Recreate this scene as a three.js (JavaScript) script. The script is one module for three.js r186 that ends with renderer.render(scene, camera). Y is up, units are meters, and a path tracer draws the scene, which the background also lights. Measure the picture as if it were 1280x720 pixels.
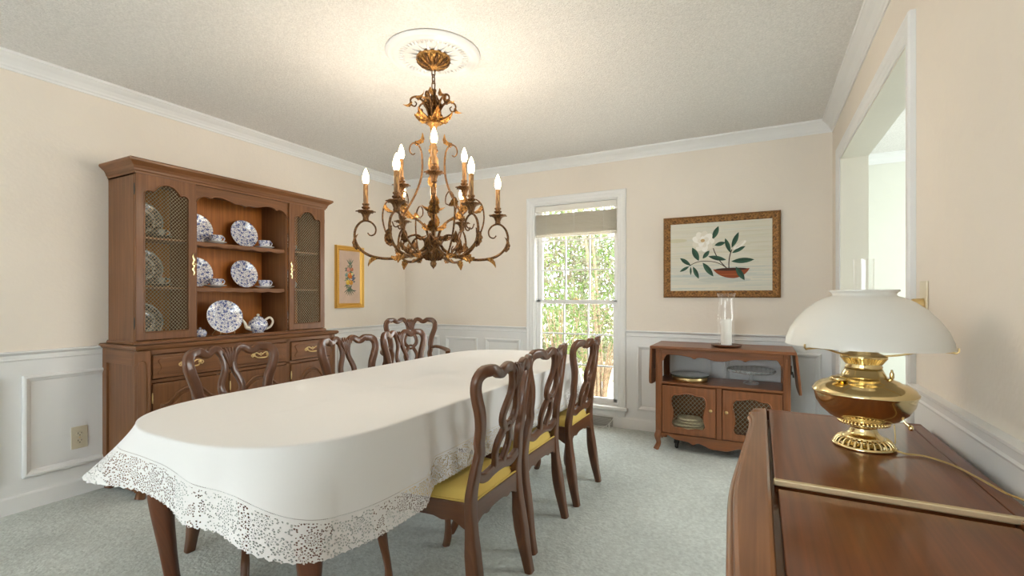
import * as THREE from 'three';
import { RoundedBoxGeometry } from 'three/addons/geometries/RoundedBoxGeometry.js';
import { mergeGeometries } from 'three/addons/utils/BufferGeometryUtils.js';
import { RectAreaLightUniformsLib } from 'three/addons/lights/RectAreaLightUniformsLib.js';

// ---------------------------------------------------------------- camera, sky, sun, daylight, exposure
RectAreaLightUniformsLib.init();
const scene = new THREE.Scene();
const camera = new THREE.PerspectiveCamera(62.874, 1280 / 720, 0.05, 200);
camera.position.set(0, 1.1546, 4.127);
camera.rotation.y = 0.4841;
camera.setViewOffset(1280, 720, 0, -10.84, 1280, 720);          // shifted lens: verticals stay vertical
const renderer = new THREE.WebGLRenderer();
renderer.toneMapping = THREE.LinearToneMapping;
renderer.toneMappingExposure = 2.3;
renderer.shadowMap.enabled = true;
scene.background = new THREE.Color().setRGB(3.7, 3.9, 4.2);       // bright overcast-white sky
const sun = new THREE.DirectionalLight(new THREE.Color().setRGB(1, 0.95, 0.86), 2.2);
sun.position.set(5, 14, 0); sun.target.position.set(-1.5, 0, -5);
sun.castShadow = true; sun.shadow.radius = 3;
Object.assign(sun.shadow.camera, { left: -14, right: 14, top: 14, bottom: -14, near: 1, far: 50 });
scene.add(sun, sun.target);
function daylight(x, y, z, w, h, tx, ty, tz, rgb, intensity) {     // sky light entering by a window that the photograph does not show
  const l = new THREE.RectAreaLight(new THREE.Color().setRGB(...rgb), intensity, w, h);
  l.position.set(x, y, z); l.lookAt(tx, ty, tz); scene.add(l); return l;
}
const FRONT = 7.6, CEIL = 2.44, LW = -3.524, RW = 0.470;
daylight(-1.7, 1.50, FRONT - 0.03, 2.4, 1.5, -1.7, 1.50, 0, [0.98, 0.99, 1], 0.6);       // front window of the dining room
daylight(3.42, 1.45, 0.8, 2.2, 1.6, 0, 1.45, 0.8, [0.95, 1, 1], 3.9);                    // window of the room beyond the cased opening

// ---------------------------------------------------------------- helpers
const V = (x, y, z) => new THREE.Vector3(x, y, z);
const lerp = THREE.MathUtils.lerp, clamp = THREE.MathUtils.clamp, sstep = (x, a, b) => THREE.MathUtils.smoothstep(x, a, b);
function rng(seed) { let a = seed >>> 0; return () => { a = (a + 0x6D2B79F5) | 0; let t = Math.imul(a ^ (a >>> 15), 1 | a); t = (t + Math.imul(t ^ (t >>> 7), 61 | t)) ^ t; return ((t ^ (t >>> 14)) >>> 0) / 4294967296; }; }
function hash(x, y, s) { let h = (x * 374761393 + y * 668265263 + s * 974634277) | 0; h = Math.imul(h ^ (h >>> 13), 1274126177); return ((h ^ (h >>> 16)) >>> 0) / 4294967296; }
function vnoise(x, y, px, py, s) {           // value noise that repeats after px, py cells
  const xi = Math.floor(x), yi = Math.floor(y), fx = x - xi, fy = y - yi, u = fx * fx * (3 - 2 * fx), v = fy * fy * (3 - 2 * fy);
  const m = (a, b) => ((a % b) + b) % b, h = (i, j) => hash(m(i, px), m(j, py), s);
  return lerp(lerp(h(xi, yi), h(xi + 1, yi), u), lerp(h(xi, yi + 1), h(xi + 1, yi + 1), u), v);
}
function fbm(u, v, cx, cy, oct, s) { let a = 0, w = 0.5, t = 0; for (let o = 0; o < oct; o++) { a += w * vnoise(u * cx, v * cy, cx, cy, s + o); t += w; w *= 0.5; cx *= 2; cy *= 2; } return a / t; }
function tex(w, h, fn, { srgb = true, size = [1, 1] } = {}) {
  const d = new Uint8Array(w * h * 4);
  for (let y = 0; y < h; y++) for (let x = 0; x < w; x++) {
    const c = fn((x + 0.5) / w, (y + 0.5) / h), o = (y * w + x) * 4;
    if (typeof c === 'number') d[o] = d[o + 1] = d[o + 2] = clamp(c, 0, 1) * 255; else for (let k = 0; k < 3; k++) d[o + k] = clamp(c[k], 0, 1) * 255;
    d[o + 3] = 255;
  }
  const t = new THREE.DataTexture(d, w, h); t.magFilter = THREE.LinearFilter; t.minFilter = THREE.LinearFilter;
  t.wrapS = t.wrapT = THREE.RepeatWrapping; if (srgb) t.colorSpace = THREE.SRGBColorSpace;
  t.repeat.set(1 / size[0], 1 / size[1]); t.needsUpdate = true; return t;
}
function canvasTex(w, h, draw) {
  const c = document.createElement('canvas'); c.width = w; c.height = h; draw(c.getContext('2d'), w, h);
  const t = new THREE.CanvasTexture(c); t.colorSpace = THREE.SRGBColorSpace; return t;
}
function worley(u, v, n, m, s) {              // distances to the nearest two points, and the id of the nearest
  const x = u * n, y = v * m, xi = Math.floor(x), yi = Math.floor(y); let f1 = 9, f2 = 9, id = 0;
  for (let j = -1; j < 2; j++) for (let i = -1; i < 2; i++) {
    const a = ((xi + i) % n + n) % n, b = ((yi + j) % m + m) % m, px = xi + i + hash(a, b, s), py = yi + j + hash(a, b, s + 7), d = Math.hypot(px - x, py - y);
    if (d < f1) { f2 = f1; f1 = d; id = hash(a, b, s + 13); } else if (d < f2) f2 = d;
  }
  return [f1, f2, id];
}

// ---- geometry: everything carries uv in metres
function boxUV(g, grain = 'y') {              // grain: the axis that runs along v
  g = g.index ? g.toNonIndexed() : g;
  const p = g.attributes.position, uv = new Float32Array(p.count * 2), a = V(), b = V(), c = V(), n = V();
  const gi = 'xyz'.indexOf(grain), others = [0, 1, 2].filter((k) => k !== gi);
  for (let i = 0; i < p.count; i += 3) {
    a.fromBufferAttribute(p, i); b.fromBufferAttribute(p, i + 1); c.fromBufferAttribute(p, i + 2);
    n.copy(b).sub(a).cross(c.clone().sub(a)); const m = [Math.abs(n.x), Math.abs(n.y), Math.abs(n.z)];
    const d = m.indexOf(Math.max(...m));
    const vi = d === gi ? others[0] : gi, ui = d === gi ? others[1] : others.find((k) => k !== d);
    for (const [k, q] of [[i, a], [i + 1, b], [i + 2, c]]) { const w = [q.x, q.y, q.z]; uv[k * 2] = w[ui] + w[d] * 0.37 + 0.13 * d; uv[k * 2 + 1] = w[vi]; }
  }
  g.setAttribute('uv', new THREE.BufferAttribute(uv, 2)); return g;
}
function bx(x0, x1, y0, y1, z0, z1, r = 0.002, grain = 'y') {
  const w = Math.abs(x1 - x0), h = Math.abs(y1 - y0), d = Math.abs(z1 - z0), k = Math.min(r, w / 2.2, h / 2.2, d / 2.2);
  const g = k > 0 ? new RoundedBoxGeometry(w, h, d, 1, k) : new THREE.BoxGeometry(w, h, d);
  g.translate((x0 + x1) / 2, (y0 + y1) / 2, (z0 + z1) / 2); return boxUV(g, grain);
}
function lathe(prof, seg = 32, creased = false) {   // prof: [r, y] pairs
  const g = new THREE.LatheGeometry(prof.map(([r, y]) => new THREE.Vector2(Math.max(r, 0.0001), y)), seg);
  const uv = g.attributes.uv; const R = Math.max(...prof.map((q) => q[0])); const H = prof.reduce((s, q, i) => s + (i ? Math.hypot(q[0] - prof[i - 1][0], q[1] - prof[i - 1][1]) : 0), 0);
  for (let i = 0; i < uv.count; i++) uv.setXY(i, uv.getX(i) * R * 6.28, uv.getY(i) * H);
  return g.toNonIndexed();
}
function sweep(pts, { n = 40, ra = [0.01], rb = null, up = null, seg = 10, pow = 2, closed = false, curve = true } = {}) {
  // a path with an oval or squarish section: ra across (in the plane at right angles to up), rb along up
  const P = pts.map((q) => (q.isVector3 ? q : V(...q)));
  let S;
  if (curve && P.length > 2) S = new THREE.CatmullRomCurve3(P, closed, 'centripetal').getSpacedPoints(n);
  else if (curve && P.length === 2) S = Array.from({ length: n + 1 }, (_, i) => P[0].clone().lerp(P[1], i / n));
  else { S = P; n = S.length - 1; }
  const at = (arr, t) => { const x = t * (arr.length - 1), i = Math.min(Math.floor(x), arr.length - 2); return arr.length === 1 ? arr[0] : lerp(arr[i], arr[i + 1], x - i); };
  rb = rb ?? ra;
  const pos = [], uv = [], idx = []; let prevU = null, len = 0;
  for (let i = 0; i <= n; i++) {
    const T = S[Math.min(i + 1, n)].clone().sub(S[Math.max(i - 1, 0)]);
    if (closed && (i === 0 || i === n)) T.copy(S[1]).sub(S[n - 1]);
    T.normalize();
    let U = up ? up.clone() : prevU ? prevU.clone() : Math.abs(T.y) < 0.9 ? V(0, 1, 0) : V(1, 0, 0);
    U.addScaledVector(T, -U.dot(T)).normalize(); prevU = U;
    const A = V().crossVectors(T, U).normalize(), t = i / n, a = at(ra, t), b = at(rb, t);
    if (i) len += S[i].distanceTo(S[i - 1]);
    for (let k = 0; k <= seg; k++) {
      const th = (k / seg) * Math.PI * 2 + (pow > 2.5 ? Math.PI / seg : 0), c = Math.cos(th), s = Math.sin(th), e = 2 / pow, cc = Math.sign(c) * Math.abs(c) ** e, ss = Math.sign(s) * Math.abs(s) ** e;
      const q = S[i].clone().addScaledVector(A, a * cc).addScaledVector(U, b * ss); pos.push(q.x, q.y, q.z); uv.push((k / seg) * Math.PI * (a + b), len);
    }
  }
  const w = seg + 1;
  for (let i = 0; i < n; i++) for (let k = 0; k < seg; k++) { const a = i * w + k, b = a + 1, c = a + w, d = c + 1; idx.push(a, b, c, b, d, c); }
  if (!closed) for (const [row, flip] of [[0, 1], [n, 0]]) {
    const base = pos.length / 3; pos.push(S[row].x, S[row].y, S[row].z); uv.push(0, 0);
    for (let k = 0; k <= seg; k++) { const o = (row * w + k) * 3; pos.push(pos[o], pos[o + 1], pos[o + 2]); uv.push(uv[(row * w + k) * 2], uv[(row * w + k) * 2 + 1]); }
    for (let k = 0; k < seg; k++) flip ? idx.push(base, base + 2 + k, base + 1 + k) : idx.push(base, base + 1 + k, base + 2 + k);
  }
  const g = new THREE.BufferGeometry(); g.setAttribute('position', new THREE.Float32BufferAttribute(pos, 3)); g.setAttribute('uv', new THREE.Float32BufferAttribute(uv, 2)); g.setIndex(idx);
  // weld the seam for the normals
  g.computeVertexNormals(); const nn = g.attributes.normal;
  for (let i = 0; i <= n; i++) { const a = i * w, b = a + seg, s = V().fromBufferAttribute(nn, a).add(V().fromBufferAttribute(nn, b)).normalize(); nn.setXYZ(a, s.x, s.y, s.z); nn.setXYZ(b, s.x, s.y, s.z); }
  return g.toNonIndexed();
}
function mould(path, N, prof, closed = false) {     // a profile [a across, b along N] run along a mitred path; across = N x direction
  const P = path.map((q) => (q.isVector3 ? q : V(...q))), n = P.length, rows = [];
  for (let i = 0; i < n; i++) {
    const d0 = i > 0 || closed ? P[i].clone().sub(P[(i - 1 + n) % n]).normalize() : null, d1 = i < n - 1 || closed ? P[(i + 1) % n].clone().sub(P[i]).normalize() : null;
    const a0 = d0 && V().crossVectors(N, d0), a1 = d1 && V().crossVectors(N, d1);
    const m = a0 && a1 ? a0.clone().add(a1).divideScalar(1 + a0.dot(a1)) : a0 ?? a1;
    rows.push(prof.map(([a, b]) => P[i].clone().addScaledVector(m, a).addScaledVector(N, b)));
  }
  const pos = [], uv = []; let len = 0; const tri = (A, B, C, ua, ub, uc) => { for (const q of [A, B, C]) pos.push(q.x, q.y, q.z); uv.push(...ua, ...ub, ...uc); };
  const per = [0]; for (let k = 1; k < prof.length; k++) per.push(per[k - 1] + Math.hypot(prof[k][0] - prof[k - 1][0], prof[k][1] - prof[k - 1][1]));
  for (let i = 0; i < (closed ? n : n - 1); i++) {
    const A = rows[i], B = rows[(i + 1) % n], l2 = len + P[i].distanceTo(P[(i + 1) % n]);
    for (let k = 0; k < prof.length - 1; k++) { tri(A[k], A[k + 1], B[k], [per[k], len], [per[k + 1], len], [per[k], l2]); tri(A[k + 1], B[k + 1], B[k], [per[k + 1], len], [per[k + 1], l2], [per[k], l2]); }
    len = l2;
  }
  if (!closed) for (const [r, f] of [[rows[0], 0], [rows[n - 1], 1]]) for (let k = 1; k < prof.length - 1; k++) f ? tri(r[0], r[k + 1], r[k], [0, 0], [0, 0], [0, 0]) : tri(r[0], r[k], r[k + 1], [0, 0], [0, 0], [0, 0]);
  const g = new THREE.BufferGeometry(); g.setAttribute('position', new THREE.Float32BufferAttribute(pos, 3)); g.setAttribute('uv', new THREE.Float32BufferAttribute(uv, 2)); g.computeVertexNormals(); return g;
}
function slab(pts, depth, bevel = 0, grain = 'y', holes = []) {   // an outline [x, y] pulled out along z from 0 to depth
  const s = new THREE.Shape(pts.map(([x, y]) => new THREE.Vector2(x, y)));
  for (const h of holes) s.holes.push(new THREE.Path(h.map(([x, y]) => new THREE.Vector2(x, y))));
  const g = new THREE.ExtrudeGeometry(s, { depth: depth - 2 * bevel, bevelEnabled: bevel > 0, bevelThickness: bevel, bevelSize: bevel, bevelOffset: -bevel, bevelSegments: 2, steps: 1, curveSegments: 12 });
  g.translate(0, 0, bevel); return boxUV(g, grain);
}
const smooth = (pts, n = 60, closed = false) => new THREE.CatmullRomCurve3(pts.map(([x, y]) => V(x, y, 0)), closed, 'centripetal').getSpacedPoints(n).map((q) => [q.x, q.y]);
const mv = (g, x = 0, y = 0, z = 0) => g.translate(x, y, z);
function merge(gs) { return mergeGeometries(gs.flat().map((g) => { const q = g.index ? g.toNonIndexed() : g; for (const k of Object.keys(q.attributes)) if (!['position', 'normal', 'uv'].includes(k)) q.deleteAttribute(k); return q; })); }

// ---- names, things, parts
const taken = new Map();
function numbered(name) { const n = taken.get(name) ?? 0; taken.set(name, n + 1); return n ? name + '_' + String(n).padStart(3, '0') : name; }
function part(name, geo, mat, parent) {
  const m = new THREE.Mesh(Array.isArray(geo) ? merge(geo) : geo, mat); m.name = name; m.castShadow = m.receiveShadow = true; parent.add(m); return m;
}
function tag(o, label, category, group) { o.userData.label = label; o.userData.category = category; if (group) o.userData.group = group; return o; }
function thing(name, label, category, pos = [0, 0, 0], turn = 0, group) {
  const o = new THREE.Group(); o.name = numbered(name); o.position.set(...pos); o.rotation.y = turn; scene.add(o); return tag(o, label, category, group);
}
function single(name, geo, mat, label, category, group) { const m = part(numbered(name), geo, mat, scene); return tag(m, label, category, group); }
function copy(o, label, pos, turn, group) { const c = o.clone(); c.name = numbered(o.name.replace(/_\d{3}$/, '')); c.userData = { ...o.userData, label }; if (group) c.userData.group = group; if (pos) c.position.set(...pos); if (turn !== undefined) c.rotation.y = turn; scene.add(c); return c; }
function struct(name, geo, mat, parent = scene) { const m = part(parent === scene ? numbered(name) : name, geo, mat, parent); if (parent === scene) m.userData.kind = 'structure'; return m; }

// ---------------------------------------------------------------- materials
const std = (o) => new THREE.MeshStandardMaterial(o), phys = (o) => new THREE.MeshPhysicalMaterial(o);
const rgb = (r, g, b) => new THREE.Color().setRGB(r, g, b);
const plasterTex = tex(512, 512, (u, v) => { const n = fbm(u, v, 3, 3, 5, 3); const k = 0.965 + 0.05 * (n - 0.5); return [k, k, k * 0.995]; }, { size: [1.7, 1.7] });
const plasterBump = tex(256, 256, (u, v) => fbm(u, v, 40, 40, 3, 9), { srgb: false, size: [0.5, 0.5] });
const M = {};
M.wall = std({ color: rgb(0.87, 0.80, 0.715), map: plasterTex, bumpMap: plasterBump, bumpScale: 0.0006, roughness: 0.75 });
M.trim = std({ color: rgb(0.86, 0.87, 0.875), map: plasterTex, roughness: 0.38 });
M.hall = std({ color: rgb(0.82, 0.83, 0.755), map: plasterTex, roughness: 0.75 });
const popBump = tex(1024, 1024, (u, v) => { const [f1, , id] = worley(u, v, 150, 150, 5); const [g1, , id2] = worley(u, v, 90, 90, 21); return 0.55 * Math.max(0, 1 - f1 * 1.5) * (0.4 + id) + 0.5 * Math.max(0, 1 - g1 * 1.6) * id2 + 0.15 * fbm(u, v, 200, 200, 1, 2); }, { srgb: false, size: [1.05, 1.05] });
const popTex = tex(512, 512, (u, v) => { const k = 0.93 + 0.1 * (fbm(u, v, 170, 170, 2, 6) - 0.5); return [k, k, k]; }, { size: [1.05, 1.05] });
M.ceiling = std({ color: rgb(0.94, 0.925, 0.90), map: popTex, bumpMap: popBump, bumpScale: 0.0030, roughness: 0.95 });
const carpetTex = tex(1024, 1024, (u, v) => { const a = fbm(u, v, 5, 5, 3, 31), b = fbm(u, v, 120, 120, 2, 37), c = hash(Math.floor(u * 1024), Math.floor(v * 1024), 5); const k = 0.80 + 0.10 * (a - 0.5) + 0.12 * (b - 0.5) + 0.10 * (c - 0.5); return [k * 0.985, k, k * 0.985]; }, { size: [1.6, 1.6] });
const carpetBump = tex(1024, 1024, (u, v) => 0.6 * fbm(u, v, 160, 160, 2, 41) + 0.4 * fbm(u, v, 22, 22, 2, 43), { srgb: false, size: [1.6, 1.6] });
M.carpet = std({ color: rgb(0.90, 0.93, 0.915), map: carpetTex, bumpMap: carpetBump, bumpScale: 0.005, roughness: 1 });
const woodTex = tex(512, 1024, (u, v) => {
  const warp = fbm(u, v, 4, 2, 3, 51), ring = 0.5 + 0.5 * Math.sin((u * 9 + warp * 3.2) * Math.PI * 2), fine = fbm(u, v, 90, 3, 3, 53), pore = fbm(u, v, 200, 12, 1, 57), blot = fbm(u, v, 3, 4, 3, 59);
  const k = 0.76 + 0.045 * (ring - 0.5) + 0.13 * (fine - 0.5) - 0.10 * Math.max(0, pore - 0.72) + 0.13 * (blot - 0.5);
  return [k * 1.02, k * 0.97, k * 0.9];
}, { size: [0.42, 1.1] });
const wood = (c, rough, coat = 0.35, cr = 0.18) => phys({ color: rgb(...c), map: woodTex, roughness: rough, specularIntensity: 0.5, clearcoat: coat, clearcoatRoughness: cr });
M.chairWood = wood([0.19, 0.076, 0.032], 0.40, 0.7, 0.10);
M.hutchWood = wood([0.31, 0.145, 0.065], 0.45, 0.3, 0.2);
M.hutchBack = wood([0.80, 0.31, 0.075], 0.45, 0.3, 0.2);
M.cartWood = wood([0.42, 0.17, 0.07], 0.42, 0.35, 0.2);
M.buffetTop = wood([0.30, 0.098, 0.027], 0.36, 0.4, 0.09);
M.buffetEdge = wood([0.46, 0.205, 0.08], 0.38, 0.5, 0.12);
M.tableWood = wood([0.20, 0.068, 0.027], 0.38, 0.5, 0.14);
M.brass = std({ color: rgb(0.88, 0.71, 0.38), metalness: 1, roughness: 0.13 });
M.brassDull = std({ color: rgb(0.70, 0.52, 0.25), metalness: 1, roughness: 0.34 });
M.brassStrip = std({ color: rgb(0.80, 0.66, 0.42), metalness: 0.9, roughness: 0.38 });
M.wire = std({ color: rgb(0.58, 0.48, 0.32), metalness: 0.5, roughness: 0.4 });
const patina = tex(256, 256, (u, v) => { const n = fbm(u, v, 14, 14, 4, 71); const k = 0.62 + 0.45 * sstep(n, 0.3, 0.75); return [k, k * 0.92, k * 0.8]; }, { size: [0.1, 0.1] });
M.bronze = std({ color: rgb(0.22, 0.125, 0.06), map: patina, metalness: 0.75, roughness: 0.42 });
M.bronzeGold = std({ color: rgb(0.52, 0.31, 0.12), map: patina, metalness: 0.8, roughness: 0.38 });
M.candleSleeve = std({ color: rgb(0.44, 0.27, 0.13), map: patina, metalness: 0.3, roughness: 0.5 });
M.bulb = phys({ color: rgb(1, 0.9, 0.7), emissive: rgb(1, 0.72, 0.38), emissiveIntensity: 14, roughness: 0.3 });
M.gilt = std({ color: rgb(0.80, 0.50, 0.13), metalness: 0.85, roughness: 0.36 });
M.antiqueFrame = std({ color: rgb(0.37, 0.21, 0.085), map: patina, metalness: 0.35, roughness: 0.55 });
const weave = tex(256, 256, (u, v) => 0.5 + 0.25 * Math.sin(u * Math.PI * 2 * 64) + 0.25 * Math.sin(v * Math.PI * 2 * 64), { srgb: false, size: [0.09, 0.09] });
M.cloth = std({ color: rgb(0.84, 0.83, 0.81), bumpMap: weave, bumpScale: 0.0004, roughness: 0.9 });
M.yellow = phys({ color: rgb(0.74, 0.53, 0.125), bumpMap: weave, bumpScale: 0.0006, roughness: 0.85, sheen: 0.3, sheenColor: rgb(0.9, 0.75, 0.4) });
M.glass = phys({ color: rgb(1, 1, 1), transmission: 1, thickness: 0, roughness: 0.0, ior: 1.45 });
M.pane = phys({ color: rgb(0.97, 0.99, 0.97), transmission: 1, thickness: 0, roughness: 0.0, ior: 1.35 });
M.crystal = phys({ color: rgb(0.93, 0.95, 0.95), transmission: 0.9, thickness: 0, roughness: 0.05, ior: 1.5 });
M.milk = phys({ color: rgb(0.86, 0.85, 0.80), roughness: 0.12, clearcoat: 0.6, clearcoatRoughness: 0.04, transmission: 0.22, thickness: 0 });
M.milk.roughness = 0.5;
M.wax = std({ color: rgb(0.86, 0.84, 0.78), roughness: 0.5 });
M.darkMetal = std({ color: rgb(0.05, 0.045, 0.04), metalness: 0.6, roughness: 0.45 });
M.blackRubber = std({ color: rgb(0.02, 0.02, 0.02), roughness: 0.6 });
M.ivory = std({ color: rgb(0.62, 0.56, 0.42), roughness: 0.4 });
M.slot = std({ color: rgb(0.03, 0.025, 0.02), roughness: 0.7 });
M.porcelain = phys({ color: rgb(0.86, 0.87, 0.88), roughness: 0.18, clearcoat: 0.6, clearcoatRoughness: 0.05 });
// blue flower print: petals scattered over white
function floral(seed, ink, ground, n) {
  return tex(512, 512, (u, v) => {
    const [f1, f2, id] = worley(u, v, n, n, seed), [g1, , gid] = worley(u, v, n * 3, n * 3, seed + 50), [h1, , hid] = worley(u, v, n * 2, n * 2, seed + 90);
    const x = u * n * 3, y = v * n * 3, pet = 0.30 + 0.09 * Math.cos(6.28 * (fbm(u, v, n * 4, n * 4, 2, seed) * 4 + id * 3));
    let d = 0; if (id > 0.25) d = Math.max(d, sstep(pet - f1, 0, 0.05) * (0.7 + 0.3 * Math.sin(f1 * 40)));
    if (gid > 0.4) d = Math.max(d, sstep(0.34 - g1, 0, 0.12) * 0.9);
    if (hid > 0.5) d = Math.max(d, sstep(0.07 - Math.abs(h1 - 0.36), 0, 0.05) * 0.75);
    return ground.map((c, k) => lerp(c, ink[k], clamp(d, 0, 1)));
  }, { size: [0.24, 0.24] });
}
M.blue = phys({ map: floral(101, [0.10, 0.18, 0.50], [0.93, 0.93, 0.94], 9), roughness: 0.16, clearcoat: 0.6, clearcoatRoughness: 0.05 });
const greyPlate = tex(512, 512, (u, v) => { const r = Math.hypot(u - 0.5, v - 0.5) * 0.24, [f1, , id] = worley(u, v, 15, 15, 131), [g1, , gid] = worley(u, v, 38, 38, 141); const band = r > 0.066 && r < 0.078; let d = band ? 0.1 : 0.55; if (id > 0.3) d = Math.max(d, sstep(0.42 - f1, 0, 0.1)); if (!band && gid > 0.55) d = sstep(g1, 0.2, 0.35) * d; if (r > 0.110) d = 0.2; return [lerp(0.74, 0.10, d), lerp(0.75, 0.12, d), lerp(0.72, 0.13, d)]; }, { size: [0.24, 0.24] });
M.grey = phys({ map: greyPlate, roughness: 0.16, clearcoat: 0.6, clearcoatRoughness: 0.05 });
M.creamPot = phys({ color: rgb(0.78, 0.72, 0.60), roughness: 0.2, clearcoat: 0.5, clearcoatRoughness: 0.06 });

// ---------------------------------------------------------------- the room
const T = 0.14;
struct('floor', [bx(LW - T, RW, -0.08, 0, -T, FRONT + T, 0, 'z'), bx(RW, 3.6, -0.08, 0, -1.34, FRONT + T, 0, 'z')], M.carpet);
struct('ceiling', boxUV(new THREE.BoxGeometry(RW - LW + 2 * T + 3.2, 0.12, FRONT + 1.6).translate((RW + LW + 3.2) / 2, CEIL + 0.06, FRONT / 2 - 0.6), 'z'), M.ceiling);
const WX0 = -1.935, WX1 = -1.105, WY0 = 0.17, WY1 = 2.035;           // window opening in the back wall
const OZ0 = 0.40, OZ1 = 2.005, OY = 2.065;                            // cased opening in the right wall
const wallLeft = struct('wall_left', bx(LW - T, LW, 0, CEIL, -T, FRONT + T, 0), M.wall);
const wallBack = struct('wall_back', [bx(LW, WX0, 0, CEIL, -T, 0, 0), bx(WX1, RW, 0, CEIL, -T, 0, 0), bx(WX0, WX1, 0, WY0, -T, 0, 0), bx(WX0, WX1, WY1, CEIL, -T, 0, 0)], M.wall);
const wallRight = struct('wall_right', [bx(RW, RW + T, 0, CEIL, -T, OZ0, 0), bx(RW, RW + T, 0, CEIL, OZ1, FRONT, 0), bx(RW, RW + T, OY, CEIL, OZ0, OZ1, 0)], M.wall);
const FX0 = -2.9, FX1 = -0.5, FY0 = 0.75, FY1 = 2.25;
const wallFront = struct('wall_front', [bx(LW, FX0, 0, CEIL, FRONT, FRONT + T, 0), bx(FX1, 3.6, 0, CEIL, FRONT, FRONT + T, 0), bx(FX0, FX1, 0, FY0, FRONT, FRONT + T, 0), bx(FX0, FX1, FY1, CEIL, FRONT, FRONT + T, 0)], M.wall);
struct('wall_hall', [bx(RW + T, 3.6, 0, CEIL, -1.2 - T, -1.2, 0), bx(RW, RW + T, 0, CEIL, -1.2 - T, -T, 0)], M.hall);
struct('wall_hall_side', [bx(3.45, 3.45 + T, 0, CEIL, -1.2, FRONT, 0)], M.hall);
// wainscot: white painted skin below the rail, with raised panel mouldings
const RAIL = 0.861, sk = 0.006;
struct('wainscot', bx(LW, LW + sk, 0.09, 0.83, 0, FRONT, 0), M.trim, wallLeft);
struct('wainscot', [bx(LW + sk, WX0 - 0.06, 0.09, 0.83, 0, sk, 0), bx(WX1 + 0.06, RW - sk, 0.09, 0.83, 0, sk, 0)], M.trim, wallBack);
struct('wainscot', [bx(RW - sk, RW, 0.09, 0.83, 0, OZ0 - 0.05, 0), bx(RW - sk, RW, 0.09, 0.83, OZ1 + 0.07, FRONT, 0)], M.trim, wallRight);
const panelProf = [[0, 0], [0, 0.014], [0.006, 0.018], [0.014, 0.019], [0.020, 0.013], [0.028, 0.009], [0.034, 0.004], [0.036, 0]];
function panel(parent, wall, a0, a1, y0, y1) {
  const at = { left: (s, y) => V(LW + sk, y, s), back: (s, y) => V(s, y, sk), right: (s, y) => V(RW - sk, y, s) }[wall], N = { left: V(1, 0, 0), back: V(0, 0, 1), right: V(-1, 0, 0) }[wall];
  let pts = [at(a0, y0), at(a1, y0), at(a1, y1), at(a0, y1)];
  const inner = V().crossVectors(N, pts[1].clone().sub(pts[0])); if (inner.y < 0) pts = pts.reverse();
  struct('panel_molding', mould(pts, N, panelProf, true), M.trim, parent);
}
for (const [a, b] of [[3.205, 4.25], [4.34, 5.4], [5.49, 6.5], [2.07, 3.11], [1.06, 1.98], [0.09, 0.97]]) panel(wallLeft, 'left', a, b, 0.175, 0.727);
for (const [a, b] of [[-3.44, -3.046], [-2.962, -2.565], [-2.47, -2.073], [-0.94, -0.34], [-0.25, 0.40]]) panel(wallBack, 'back', a, b, 0.172, 0.735);
for (const [a, b] of [[2.17, 3.2], [3.29, 4.3], [4.39, 5.4]]) panel(wallRight, 'right', a, b, 0.175, 0.727);
const railProf = [[0, -0.055], [0.010, -0.053], [0.013, -0.046], [0.009, -0.040], [0.009, -0.022], [0.016, -0.017], [0.022, -0.012], [0.028, -0.008], [0.028, -0.001], [0.024, 0], [0, 0]];
const baseProf = [[0, 0], [0.014, 0], [0.014, 0.082], [0.011, 0.090], [0.007, 0.094], [0.006, 0.104], [0, 0.108]];
const crownProf = [[0, -0.085], [0.007, -0.085], [0.010, -0.074], [0.016, -0.068], [0.020, -0.058], [0.034, -0.040], [0.052, -0.026], [0.062, -0.016], [0.068, -0.014], [0.070, 0], [0, 0]];
const UP = V(0, 1, 0);
const run = (pts, y, prof) => mould(pts.map(([x, z]) => V(x, y, z)), UP, prof);
// across = UP x direction: walk so that it points into the room
struct('trim_1', mould([[LW, FRONT], [RW, FRONT], [RW, 0], [LW, 0]].reverse().map(([x, z]) => V(x, CEIL, z)).reverse(), UP, crownProf.map(([a, b]) => [a, b]), true), M.trim);
struct('trim_2', run([[WX0 - 0.068, 0], [LW, 0], [LW, FRONT]], RAIL, railProf), M.trim);
struct('trim_3', run([[RW, OZ0 - 0.075], [RW, 0], [WX1 + 0.062, 0]], RAIL, railProf), M.trim);
struct('trim_4', run([[RW, FRONT], [RW, OZ1 + 0.085]], RAIL, railProf), M.trim);
struct('baseboard_left', run([[LW + 0.02, 0], [LW, 0], [LW, FRONT]], 0, baseProf), M.trim);
struct('baseboard_back', [run([[WX0 - 0.0, 0], [LW + 0.02, 0]], 0, baseProf), run([[RW, 0], [WX0 + 0.001, 0]], 0, baseProf)], M.trim);
struct('baseboard_right', [run([[RW, OZ0 - 0.075], [RW, 0]], 0, baseProf), run([[RW, FRONT], [RW, OZ1 + 0.085]], 0, baseProf)], M.trim);
// hall trim seen through the opening
struct('trim_5', run([[3.45, -1.2], [RW + T, -1.2]], CEIL, crownProf), M.trim);
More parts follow.
